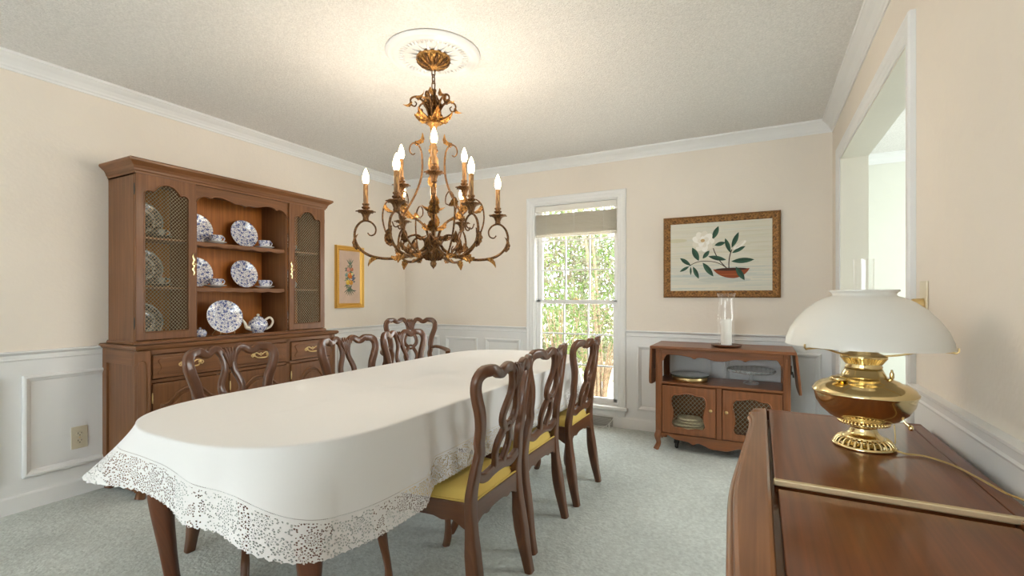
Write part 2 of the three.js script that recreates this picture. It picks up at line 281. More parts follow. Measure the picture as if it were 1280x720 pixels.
// cased opening: jamb lining and casing
struct('door_1', [bx(RW - 0.004, RW + T + 0.004, 0, OY, OZ0 - 0.002, OZ0 + 0.012, 0), bx(RW - 0.004, RW + T + 0.004, 0, OY, OZ1 - 0.012, OZ1 + 0.002, 0), bx(RW - 0.004, RW + T + 0.004, OY - 0.012, OY + 0.002, OZ0, OZ1, 0)], M.jamb = std({ color: rgb(0.80, 0.77, 0.67), map: plasterTex, roughness: 0.5 }));
const caseProf = [[0, 0], [0, 0.010], [0.008, 0.014], [0.020, 0.013], [0.032, 0.017], [0.050, 0.017], [0.064, 0.022], [0.070, 0.022], [0.074, 0.016], [0.074, 0]];
{
  const N = V(-1, 0, 0), pts = [V(RW, 0, OZ1 - 0.006), V(RW, OY - 0.006, OZ1 - 0.006), V(RW, OY - 0.006, OZ0 + 0.006), V(RW, 0, OZ0 + 0.006)];
  const a = V().crossVectors(N, pts[1].clone().sub(pts[0])); const path = a.z > 0 ? pts : pts.reverse();
  struct('trim_6', mould(path, N, caseProf), M.trim);
}

// ---------------------------------------------------------------- window in the back wall
{
  const w = new THREE.Group(); w.name = 'window_1'; w.userData.kind = 'structure'; scene.add(w);
  const N = V(0, 0, 1), c = [V(WX0 + 0.006, WY0, 0), V(WX0 + 0.006, WY1 - 0.006, 0), V(WX1 - 0.006, WY1 - 0.006, 0), V(WX1 - 0.006, WY0, 0)];
  const a = V().crossVectors(N, c[1].clone().sub(c[0])); part('casing', mould(a.x < 0 ? c : c.reverse(), N, caseProf), M.trim, w);
  part('jamb', [bx(WX0 - 0.002, WX0 + 0.014, WY0, WY1, -T, 0.002, 0), bx(WX1 - 0.014, WX1 + 0.002, WY0, WY1, -T, 0.002, 0), bx(WX0, WX1, WY1 - 0.014, WY1 + 0.002, -T, 0.002, 0)], M.trim, w);
  part('sill', bx(WX0 - 0.085, WX1 + 0.085, WY0 - 0.018, WY0 + 0.012, -T, 0.045, 0.006), M.trim, w);
  part('apron', bx(WX0 - 0.06, WX1 + 0.06, WY0 - 0.075, WY0 - 0.018, 0, 0.016, 0.004), M.trim, w);
  const x0 = WX0 + 0.014, x1 = WX1 - 0.014;
  const sash = (y0, y1, z, rows) => {
    const s = part('sash', [bx(x0, x0 + 0.045, y0, y1, z - 0.018, z + 0.018, 0.003), bx(x1 - 0.045, x1, y0, y1, z - 0.018, z + 0.018, 0.003), bx(x0, x1, y0, y0 + rows[0], z - 0.018, z + 0.018, 0.003), bx(x0, x1, y1 - rows[1], y1, z - 0.018, z + 0.018, 0.003)], M.trim, w);
    const gx0 = x0 + 0.045, gx1 = x1 - 0.045, gy0 = y0 + rows[0], gy1 = y1 - rows[1];
    for (let k = 1; k < 3; k++) { part('muntin', bx(lerp(gx0, gx1, k / 3) - 0.007, lerp(gx0, gx1, k / 3) + 0.007, gy0, gy1, z - 0.012, z + 0.012, 0.003), M.trim, s); part('muntin', bx(gx0, gx1, lerp(gy0, gy1, k / 3) - 0.007, lerp(gy0, gy1, k / 3) + 0.007, z - 0.010, z + 0.010, 0.003), M.trim, s); }
    for (let i = 0; i < 3; i++) for (let j = 0; j < 3; j++) part('pane', bx(lerp(gx0, gx1, i / 3) + 0.007, lerp(gx0, gx1, (i + 1) / 3) - 0.007, lerp(gy0, gy1, j / 3) + 0.007, lerp(gy0, gy1, (j + 1) / 3) - 0.007, z - 0.0005, z + 0.0005, 0), M.pane, s);
    return s;
  };
  sash(1.085, WY1 - 0.014, -0.095, [0.035, 0.04]);
  const low = sash(WY0 + 0.012, 1.125, -0.055, [0.055, 0.035]);
  part('sash_lock', [bx(-1.555, -1.485, 1.125, 1.133, -0.066, -0.042, 0.002), lathe([[0.001, 1.148], [0.010, 1.146], [0.011, 1.133], [0.001, 1.132]], 12).translate(-1.52, 0, -0.052)], M.brassDull, low);
  // raised blind
  const b = thing('window_blind', 'raised off-white slatted blind hanging in the top of the window', 'blind', [0, 0, 0]);
  part('head_rail', bx(x0 + 0.004, x1 - 0.004, 1.965, 2.018, -0.04, -0.002, 0.003), M.blindHead = std({ color: rgb(0.80, 0.79, 0.74), roughness: 0.5 }), b);
  M.slat = phys({ color: rgb(0.86, 0.83, 0.76), roughness: 0.9, transmission: 0.5, thickness: 0 });
  for (let k = 0; k < 22; k++) part('slat', bx(x0 + 0.008, x1 - 0.008, 1.748 + k * 0.0088, 1.752 + k * 0.0088, -0.044 + 0.003 * Math.sin(k * 2.3), 0.002 + 0.003 * Math.sin(k * 2.3), 0.001), M.slat, b);
  part('bottom_rail', bx(x0 + 0.008, x1 - 0.008, 1.722, 1.742, -0.043, 0.001, 0.004), M.slat, b);
  for (const x of [x0 + 0.12, -1.52, x1 - 0.12]) part('ladder_cord', [sweep([[x, 1.965, 0.004], [x, 1.73, 0.004]], { n: 2, ra: [0.0014], seg: 5 }), sweep([[x, 1.965, -0.046], [x, 1.73, -0.046]], { n: 2, ra: [0.0014], seg: 5 })], M.trim, b);
  part('wand', sweep([[x0 + 0.028, 1.97, 0.006], [x0 + 0.026, 1.40, 0.010], [x0 + 0.028, 0.95, 0.008]], { n: 8, ra: [0.003], seg: 6 }), M.glass, b);
  const cord = thing('blind_cord', 'loose white cord trailing on the carpet under the window', 'cord', [-1.13, 0, 0.05]);
  part('strand', sweep([[-0.01, 0.16, -0.012], [0.0, 0.11, 0.004], [-0.03, 0.05, 0.03], [-0.10, 0.004, 0.08], [-0.14, 0.004, 0.06], [-0.06, 0.02, 0.05], [-0.02, 0.004, 0.09]], { n: 40, ra: [0.003], seg: 6 }), M.trim, cord);
  part('tassel', lathe([[0.001, 0.05], [0.006, 0.048], [0.009, 0.004], [0.001, 0.003]], 10).translate(-0.035, 0, 0.035), M.trim, cord);
}
// window the photograph does not show, behind the camera
{
  const w = new THREE.Group(); w.name = 'window_2'; w.userData.kind = 'structure'; scene.add(w);
  part('frame', [bx(FX0 - 0.07, FX0 + 0.03, FY0 - 0.07, FY1 + 0.07, FRONT - 0.02, FRONT + 0.06, 0.004), bx(FX1 - 0.03, FX1 + 0.07, FY0 - 0.07, FY1 + 0.07, FRONT - 0.02, FRONT + 0.06, 0.004), bx(FX0, FX1, FY0 - 0.07, FY0 + 0.03, FRONT - 0.02, FRONT + 0.06, 0.004), bx(FX0, FX1, FY1 - 0.03, FY1 + 0.07, FRONT - 0.02, FRONT + 0.06, 0.004)], M.trim, w);
  part('pane', bx(FX0, FX1, FY0, FY1, FRONT + 0.028, FRONT + 0.03, 0), M.pane, w);
}

// ---------------------------------------------------------------- dining table and its cloth
const TC = [-1.48, 2.20], TA = 0.46, TZ = 1.2, TB = 0.5;             // centre, half width, half length, length of the rounded ends
const outline = (() => {
  const q = [], e = 2 / 2.8, N = 60;
  for (let i = 0; i < N; i++) { const t = (i / N) * Math.PI; q.push([TA * Math.sign(Math.cos(t)) * Math.abs(Math.cos(t)) ** e, TZ - TB + TB * Math.abs(Math.sin(t)) ** e]); }
  for (let i = 0; i < N; i++) { const t = Math.PI + (i / N) * Math.PI; q.push([TA * Math.sign(Math.cos(t)) * Math.abs(Math.cos(t)) ** e, -TZ + TB - TB * Math.abs(Math.sin(t)) ** e]); }
  const loop = [...q, q[0]], L = [0]; for (let i = 1; i < loop.length; i++) L.push(L[i - 1] + Math.hypot(loop[i][0] - loop[i - 1][0], loop[i][1] - loop[i - 1][1]));
  const out = [], K = 520; let j = 0;
  for (let i = 0; i < K; i++) { const s = (i / K) * L[L.length - 1]; while (L[j + 1] < s) j++; const t = (s - L[j]) / (L[j + 1] - L[j]); out.push([lerp(loop[j][0], loop[j + 1][0], t), lerp(loop[j][1], loop[j + 1][1], t)]); }
  for (let r = 0; r < 3; r++) { const c = out.map((p) => p.slice()); for (let i = 0; i < K; i++) { const a = c[(i + K - 1) % K], b = c[(i + 1) % K]; out[i] = [(a[0] + 2 * c[i][0] + b[0]) / 4, (a[1] + 2 * c[i][1] + b[1]) / 4]; } }
  return { pts: out, K, per: L[L.length - 1] };
})();
{
  const t = thing('dining_table', 'long oval wooden dining table with curved legs under a white cloth', 'table', [TC[0], 0, TC[1]]);
  part('table_top', slab(outline.pts.filter((_, i) => i % 4 === 0).map(([x, z]) => [x * 0.985, -z * 0.993]), 0.03, 0.006, 'y').rotateX(-Math.PI / 2).translate(0, 0.722, 0), M.tableWood, t);
  part('apron', [bx(-0.36, -0.335, 0.64, 0.722, -1.0, 1.0, 0.003, 'z'), bx(0.335, 0.36, 0.64, 0.722, -1.0, 1.0, 0.003, 'z'), bx(-0.35, 0.35, 0.64, 0.722, 0.98, 1.005, 0.003, 'x'), bx(-0.35, 0.35, 0.64, 0.722, -1.005, -0.98, 0.003, 'x')], M.tableWood, t);
  for (const [sx, sz] of [[-1, 1], [1, 1], [-1, -1], [1, -1]]) {
    const o = V(sx, 0, sz).normalize(), P = (d, y) => V(sx * 0.365 + o.x * d, y, sz * 1.02 + o.z * d);
    part('leg', sweep([P(0, 0.722), P(0.005, 0.62), P(0.022, 0.52), P(0.018, 0.40), P(0.0, 0.25), P(-0.015, 0.12), P(-0.012, 0.05), P(0.012, 0.012), P(0.022, 0.0)], { n: 36, ra: [0.04, 0.042, 0.042, 0.036, 0.029, 0.024, 0.021, 0.026, 0.026], up: o, pow: 3.2, seg: 14 }), M.tableWood, t);
  }
}
const seatZ = [2.54, 2.013, 1.465];                                   // where chairs stand on the buffet side
{
  const { pts, K, per } = outline, TOP = 0.757;
  const hemY = (x, z, wz) => {
    const e = x / TA;                                                 // -1 hutch side .. 1 buffet side
    let h = e < 0 ? lerp(0.570, 0.625, -e) : e < 0.55 ? lerp(0.570, 0.53, e / 0.55) : lerp(0.53, 0.425, sstep(e, 0.55, 1));
    if (e > 0.9) for (const c of seatZ) h = Math.max(h, lerp(0.42, 0.482, sstep(0.30 - Math.abs(wz - c), 0, 0.06)));
    return h;
  };
  const nrm = pts.map((_, i) => { const a = pts[(i + K - 2) % K], b = pts[(i + 2) % K], d = [b[0] - a[0], b[1] - a[1]], l = Math.hypot(...d); return [d[1] / l, -d[0] / l]; });
  const nz = (x, s) => vnoise(x, 0.5, 64, 8, s) - 0.5;
  const hang = (i, f) => {                                            // f: 0 at the table's edge .. 1 at the hem
    const [x, z] = pts[i], n = nrm[i], hem = hemY(x, z, z + TC[1]), y = TOP - 0.006 - f * (TOP - 0.006 - hem), s = i / K;
    const corner = Math.min(1, Math.abs(n[0]) * Math.abs(n[1]) * 2.4), leftNear = n[0] < 0 && n[1] > 0 ? corner : 0, side = n[0] > 0.93 ? 1 : 0;
    const fold = Math.sin(s * Math.PI * 2 * 19 + 5 * nz(s * 24, 3)) * (0.004 + 0.024 * corner) + 0.016 * nz(s * 40, 5);
    const flare = 0.018 + 0.105 * leftNear ** 1.5 + 0.035 * (corner - leftNear) - 0.016 * side;
    const o = 0.006 + flare * f ** 1.25 + fold * f * (side ? 0.45 : 1);
    return V(TC[0] + x + n[0] * Math.max(o, 0.004), y, TC[1] + z + n[1] * Math.max(o, 0.004));
  };
  const LACE = 0.115, rows = [], vs = [];
  const crease = (x, z) => 0.0022 * Math.exp(-(((x - 0.02) / 0.012) ** 2)) + 0.0018 * Math.exp(-(((z - 0.35) / 0.012) ** 2)) + 0.0018 * Math.exp(-(((z + 0.45) / 0.012) ** 2)) + 0.002 * (fbm((x + 1) / 2, (z + 2) / 4, 7, 12, 3, 77) - 0.5);
  for (let r = 0; r <= 26; r++) {                                     // the flat top
    const f = r / 26;
    rows.push(pts.map(([x, z]) => { const sz = clamp(z, -TZ + 0.45, TZ - 0.45), X = lerp(0, x, f), Z = lerp(sz, z, f); return V(TC[0] + X, TOP + crease(X, Z) * sstep(1 - f, 0, 0.1), TC[1] + Z); }));
  }
  rows.push(pts.map(([x, z], i) => V(TC[0] + x + nrm[i][0] * 0.005, TOP - 0.002, TC[1] + z + nrm[i][1] * 0.005)));
  const laceStart = (i) => { const [x, z] = pts[i], L = TOP - hemY(x, z, z + TC[1]); return 1 - Math.min(LACE / L, 0.62); };
  for (let r = 0; r <= 16; r++) rows.push(pts.map((_, i) => hang(i, (r / 16) * laceStart(i))));
  const grid = (R, mat, name, parent, uvOf) => {
    const pos = [], uv = [], idx = [], w = K + 1;
    R.forEach((row, r) => { for (let i = 0; i <= K; i++) { const q = row[i % K]; pos.push(q.x, q.y, q.z); uv.push(...uvOf(i, r, q)); } });
    for (let r = 0; r < R.length - 1; r++) for (let i = 0; i < K; i++) { const a = r * w + i, b = a + 1, c = a + w, d = c + 1; idx.push(a, c, b, b, c, d); }
    const g = new THREE.BufferGeometry(); g.setAttribute('position', new THREE.Float32BufferAttribute(pos, 3)); g.setAttribute('uv', new THREE.Float32BufferAttribute(uv, 2)); g.setIndex(idx); g.computeVertexNormals();
    const n = g.attributes.normal; for (let r = 0; r < R.length; r++) { const a = r * w, b = a + K, s = V().fromBufferAttribute(n, a).add(V().fromBufferAttribute(n, b)).normalize(); n.setXYZ(a, s.x, s.y, s.z); n.setXYZ(b, s.x, s.y, s.z); }
    return part(name, g, mat, parent);
  };
  const cloth = thing('tablecloth', 'white tablecloth with a wide lace border draped over the dining table', 'tablecloth');
  grid(rows, M.cloth, 'fabric', cloth, (i, r, q) => (r < 27 ? [q.x, q.z] : [(i / K) * per, q.y]));
  // lace: open work cut out of a white band
  const LW2 = 0.46, rnd = rng(909), fl = Array.from({ length: 26 }, () => [rnd(), 0.16 + 0.66 * rnd(), 0.03 + 0.02 * rnd(), rnd() * 6.28, 5 + Math.floor(rnd() * 3)]);
  const laceA = tex(1536, 384, (u, v) => {
    const X = u * LW2, Y = v * LACE;
    if (v < 0.05 + 0.035 * Math.abs(Math.sin(u * Math.PI * 24))) return 0;             // scalloped edge
    if (v > 0.955) return Math.hypot((u * 150) % 1 - 0.5, (v - 0.975) * LACE / 0.0031) < 0.30 ? 0 : 1;   // hem stitch
    if (v > 0.90) return 1;
    let hole = 0;
    const [f1, f2, id] = worley(u, v, 92, 23, 77); if (id > 0.62 && f2 - f1 > 0.16 && f1 < 0.46) hole = 1;
    for (const [a, b, r0, ph, n] of fl) {
      let dx = u - a; dx -= Math.round(dx); dx *= LW2; const dy = (v - b) * LACE, d = Math.hypot(dx, dy) / (r0 * 0.36);
      if (d > 1.25) continue;
      const an = Math.atan2(dy, dx) + ph, pet = 0.70 + 0.22 * Math.cos(an * n);
      if (d < pet) hole = Math.abs(Math.sin(an * n / 2)) < 0.20 && d > 0.36 && d < pet - 0.12 ? 1 : d < 0.16 ? 1 : 0;
      else if (d < pet + 0.22) hole = Math.cos(an * n * 2) > -0.35 ? 1 : 0;
      else if (d < pet + 0.36) hole = 0;
    }
    return hole ? 0 : 1;
  }, { srgb: false, size: [LW2, LACE] });
  laceA.wrapT = THREE.ClampToEdgeWrapping;
  M.lace = std({ color: rgb(0.82, 0.81, 0.79), alphaMap: laceA, alphaTest: 0.5, roughness: 0.9, side: THREE.DoubleSide });
  const laceRows = []; for (let r = 0; r <= 8; r++) laceRows.push(pts.map((_, i) => hang(i, lerp(laceStart(i), 1, r / 8))));
  grid(laceRows, M.lace, 'lace_border', cloth, (i, r) => [(i / K) * 12 * LW2, LACE * (1 - r / 8)]).userData.label = 'white lace border with open flower pattern';
}

// ---------------------------------------------------------------- dining chairs
function makeChair(label, group, armed) {
  const t = thing(armed ? 'dining_armchair' : 'dining_chair', label, 'chair', [0, 0, 0], 0, group);
  const S = armed ? 1.05 : 1;
  const k = (v) => sstep(v, 0.45, 0.8), bz = (u, v) => (v < 0.45 ? 0.055 * (1 - (1 - v / 0.45) ** 2) : 0.055 - 0.155 * (v - 0.45) + k(v) * (0.048 * (u / 0.21) ** 2 - 0.024));
  const B = (u, v) => V(u * S, v * S, bz(u, v)), F = V(0, 0, 1), wide = (a, f = 1.32) => a.map((q) => q * f);
  for (const s of [-1, 1])
    part('rear_leg', sweep([[0.196, 0], [0.193, 0.10], [0.188, 0.22], [0.184, 0.34], [0.182, 0.44], [0.176, 0.51], [0.166, 0.565], [0.160, 0.605], [0.168, 0.635], [0.170, 0.69], [0.180, 0.745], [0.198, 0.795], [0.210, 0.838], [0.207, 0.872], [0.188, 0.893], [0.160, 0.896]].map(([u, v]) => B(s * u, v)),
      { n: 72, ra: wide([0.015, 0.016, 0.019, 0.021, 0.021, 0.019, 0.018, 0.021, 0.018, 0.0165, 0.0165, 0.0175, 0.018, 0.0175, 0.0165, 0.016]), rb: wide([0.014, 0.016, 0.019, 0.021, 0.020, 0.016, 0.014, 0.013, 0.0125, 0.012, 0.012, 0.012, 0.012, 0.012, 0.012, 0.012], 1.25), up: F, pow: 4.2, seg: 16 }), M.chairWood, t);
  for (const s of [-1, 1])
    part('crest_rail', sweep([[0.172, 0.896], [0.146, 0.897], [0.120, 0.882], [0.104, 0.881], [0.086, 0.894], [0.066, 0.901], [0.048, 0.894], [0.036, 0.876]].map(([u, v]) => B(s * u, v)), { n: 34, ra: [0.0205, 0.0195, 0.0195, 0.0185, 0.0185, 0.0185, 0.018, 0.017], rb: [0.0145], up: F, pow: 4.2, seg: 16 }), M.chairWood, t);
  const fan = []; for (let i = -2; i <= 2; i++) for (const [f, d] of [[1, 0.006], [-1, 0.004]]) { const a = i * 0.165, Q = (r, o) => B(Math.sin(a) * r, 0.800 + Math.cos(a) * r).add(V(0, 0, f * (d + o))); fan.push(sweep([Q(0.006, 0), Q(0.05, 0.006), Q(0.085, 0.008), Q(0.106, 0.002)], { n: 12, ra: [0.0012, 0.0045, 0.0078, 0.0085, 0.004], rb: [0.004, 0.006, 0.007, 0.004], up: F, seg: 8 })); }
  part('fan_carving', fan, M.chairWood, t);
  const sp = [];
  for (const s of [-1, 1]) sp.push(sweep([[0.044, 0.889], [0.030, 0.862], [0.0215, 0.828], [0.024, 0.792], [0.041, 0.752], [0.052, 0.715], [0.044, 0.685], [0.022, 0.662], [0.030, 0.640], [0.046, 0.610], [0.050, 0.575], [0.036, 0.535], [0.030, 0.500]].map(([u, v]) => B(s * u, v)), { n: 56, ra: wide([0.013, 0.013, 0.0125, 0.012, 0.0125, 0.013, 0.013, 0.013, 0.013, 0.0125, 0.0125, 0.013, 0.015], 1.2), rb: [0.0115], up: F, pow: 3.6, seg: 12 }));
  sp.push(sweep([B(0.026, 0.663), B(0.0, 0.676), B(-0.026, 0.663), B(0, 0.648)], { n: 24, ra: [0.009], rb: [0.011], up: F, pow: 2.6, seg: 10, closed: true }));
  part('splat', sp, M.chairWood, t);
  part('back_rail', sweep([[-0.175, 0.530], [-0.150, 0.508], [-0.10, 0.492], [-0.05, 0.500], [0, 0.506], [0.05, 0.500], [0.10, 0.492], [0.150, 0.508], [0.175, 0.530]].map(([u, v]) => B(u, v)), { n: 40, ra: wide([0.012, 0.015, 0.017, 0.016, 0.018, 0.016, 0.017, 0.015, 0.012], 1.2), rb: [0.013], up: F, pow: 3.6, seg: 12 }), M.chairWood, t);
  // seat frame: four shaped rails
  const zb = 0.055, zf = 0.445, wb = 0.18 * S, wf = 0.225 * S, H = S;
  const scallop = (w, lo, hi) => { const a = []; for (let i = 0; i <= 24; i++) { const e = i / 24 * 2 - 1; a.push([e * w, lo + (hi - lo) * (sstep(Math.abs(e), 0.35, 1) ** 1.0) * -1 + (hi - lo)]); } return a; };
  const rail = (w, top, mid, end) => { const a = [[w, top], [-w, top]]; for (let i = 0; i <= 24; i++) { const e = (i / 24) * 2 - 1; a.push([e * w, lerp(mid, end, sstep(Math.abs(e), 0.55, 1.0)) - 0.012 * Math.exp(-((Math.abs(e) - 0.45) ** 2) / 0.02)]); } return a; };
  part('seat_rail', slab(rail(wb, 0.425 * H, 0.365 * H, 0.335 * H), 0.022, 0.003, 'x').translate(0, 0, zb - 0.012), M.chairWood, t);
  part('seat_rail', slab(rail(wf, 0.425 * H, 0.355 * H, 0.325 * H), 0.022, 0.003, 'x').translate(0, 0, zf - 0.014), M.chairWood, t);
  for (const s of [-1, 1]) { const len = Math.hypot(zf - zb, wf - wb) / 2, an = Math.atan2(wf - wb, zf - zb); part('seat_rail', slab(rail(len, 0.425 * H, 0.365 * H, 0.325 * H), 0.022, 0.003, 'x').translate(0, 0, -0.011).rotateY(-Math.PI / 2).rotateY(s * an).translate(s * (wf + wb) / 2, 0, (zb + zf) / 2), M.chairWood, t); }
  // cushion
  { const nU = 20, nV = 20, pos = [], uv = [], idx = [];
    for (let j = 0; j <= nV; j++) for (let i = 0; i <= nU; i++) { const a = (i / nU) * 2 - 1, b = (j / nV) * 2 - 1, m = Math.max(Math.abs(a), Math.abs(b)), z = lerp(zb - 0.004, zf + 0.006, (b + 1) / 2), w = lerp(wb, wf, (b + 1) / 2) + 0.003; const rr = 1 - 0.10 * (Math.abs(a * b) ** 3); const y = 0.426 * H + 0.046 * (1 - m ** 5) ** 0.6; pos.push(a * w * rr, y, lerp((zb + zf) / 2, z, rr)); uv.push(a * w, z); }
    for (let j = 0; j < nV; j++) for (let i = 0; i < nU; i++) { const a = j * (nU + 1) + i, b = a + 1, c = a + nU + 1, d = c + 1; idx.push(a, c, b, b, c, d); }
    const g = new THREE.BufferGeometry(); g.setAttribute('position', new THREE.Float32BufferAttribute(pos, 3)); g.setAttribute('uv', new THREE.Float32BufferAttribute(uv, 2)); g.setIndex(idx); g.computeVertexNormals();
    const seat = part('seat', g, M.yellow, t); seat.userData.label = 'yellow upholstered seat';
    const e = [[-wb, zb - 0.006], [wb, zb - 0.006], [wf, zf + 0.006], [-wf, zf + 0.006]].map(([x, z]) => V(x * 1.005, 0.428 * H, z)); const P = []; for (let i = 0; i < 4; i++) for (let q = 0; q < 8; q++) P.push(e[i].clone().lerp(e[(i + 1) % 4], q / 8));
    part('piping', sweep(P, { n: 80, ra: [0.0035], seg: 6, closed: true, up: V(0, 1, 0) }), M.yellow, seat);
  }
  for (const s of [-1, 1]) {
    const x = wf - 0.016, o = V(s * 0.6, 0, 0.8);
    part('front_leg', sweep([[0, 0.425], [0.012, 0.37], [0.018, 0.32], [0.006, 0.22], [-0.012, 0.12], [-0.014, 0.06], [0.004, 0.018], [0.014, 0.0]].map(([d, y]) => V(s * x + o.x * d, y * H, zf - 0.02 + o.z * d)), { n: 30, ra: [0.022, 0.027, 0.025, 0.019, 0.0145, 0.013, 0.017, 0.016], up: o, pow: 2.8, seg: 12 }), M.chairWood, t);
  }
  if (armed) for (const s of [-1, 1]) {
    part('arm', sweep([B(s * 0.178, 0.655).multiplyScalar(1), V(s * 0.215, 0.70, 0.09), V(s * 0.262, 0.692, 0.20), V(s * 0.275, 0.682, 0.30), V(s * 0.262, 0.672, 0.355)], { n: 30, ra: [0.016, 0.017, 0.021, 0.024, 0.020], rb: [0.013, 0.014, 0.014, 0.015, 0.013], up: V(0, 1, 0), pow: 2.8, seg: 12 }), M.chairWood, t);
    part('arm_support', sweep([V(s * 0.222, 0.40, 0.30), V(s * 0.245, 0.47, 0.275), V(s * 0.272, 0.55, 0.28), V(s * 0.262, 0.62, 0.315), V(s * 0.265, 0.675, 0.33)], { n: 24, ra: [0.018, 0.015, 0.014, 0.014, 0.015], up: V(0, 0, 1), pow: 2.6, seg: 10 }), M.chairWood, t);
  }
  return t;
}
{
  const G = 'carved side chairs around the dining table', W = 'carved wooden side chair with yellow seat, ';
  const c = makeChair(W + 'buffet side of table, farthest from the window', G); c.position.set(-0.850, 0, seatZ[0]); c.rotation.y = -Math.PI / 2 + 0.02;
  copy(c, W + 'middle of three on the buffet side', [-0.900, 0, seatZ[1]], -Math.PI / 2);
  copy(c, W + 'buffet side of table, in front of the window', [-0.892, 0, seatZ[2]], -Math.PI / 2);
  copy(c, W + 'standing before the hutch drawers and doors', [-2.29, 0, 2.72], Math.PI / 2);
  copy(c, W + 'middle of three on the hutch side', [-2.20, 0, 2.07], Math.PI / 2);
  copy(c, W + 'hutch side of table, next to the armchair', [-2.24, 0, 1.53], Math.PI / 2);
  const a = makeChair('carved wooden armchair with open arms standing by the room corner', 'armchairs in the dining room', true); delete a.userData.group; a.position.set(-2.83, 0, 0.74); a.rotation.y = Math.atan2(0.64, 0.77) + 0.16;
}

// ---------------------------------------------------------------- shared fittings
function lattice(inside, x0, x1, y0, y1, z, pitch, r) {   // diagonal wire mesh clipped to an outline test
  const gs = []; const step = pitch / 6;
  for (const s of [1, -1]) for (let c = -3; c < 3; c += pitch) {
    let run = null;
    const px = (q) => (x0 + x1) / 2 + q, py = (q) => (y0 + y1) / 2 + s * (q - c) * 1.12;
    for (let q = -(x1 - x0) / 2; q <= (x1 - x0) / 2 + step; q += step) {
      const ok = q <= (x1 - x0) / 2 && py(q) > y0 && py(q) < y1 && inside(px(q), py(q));
      if (ok) { run = run ?? [q, q]; run[1] = q; } else if (run) { if (run[1] - run[0] > step) gs.push(sweep([[px(run[0]), py(run[0]), z + s * r * 0.8], [px(run[1]), py(run[1]), z + s * r * 0.8]], { curve: false, ra: [r], seg: 4 })); run = null; }
    }
  }
  return gs;
}
function insidePoly(poly) { return (x, y) => { let c = false; for (let i = 0, j = poly.length - 1; i < poly.length; j = i++) { const [xi, yi] = poly[i], [xj, yj] = poly[j]; if (yi > y !== yj > y && x < ((xj - xi) * (y - yi)) / (yj - yi) + xi) c = !c; } return c; }; }
const rect = (x0, x1, y0, y1) => [[x0, y0], [x1, y0], [x1, y1], [x0, y1]];
const dense = (poly, d = 0.012) => poly.flatMap(([x, y], i) => { const [a, b] = poly[(i + 1) % poly.length], n = Math.max(1, Math.round(Math.hypot(a - x, b - y) / d)); return Array.from({ length: n }, (_, k) => [lerp(x, a, k / n), lerp(y, b, k / n)]); });
const edgeOf = (poly, z, r) => sweep(dense(poly).map(([x, y]) => V(x, y, z)), { n: 190, ra: [r], rb: [r * 1.3], seg: 6, closed: true, up: V(0, 0, 1) });

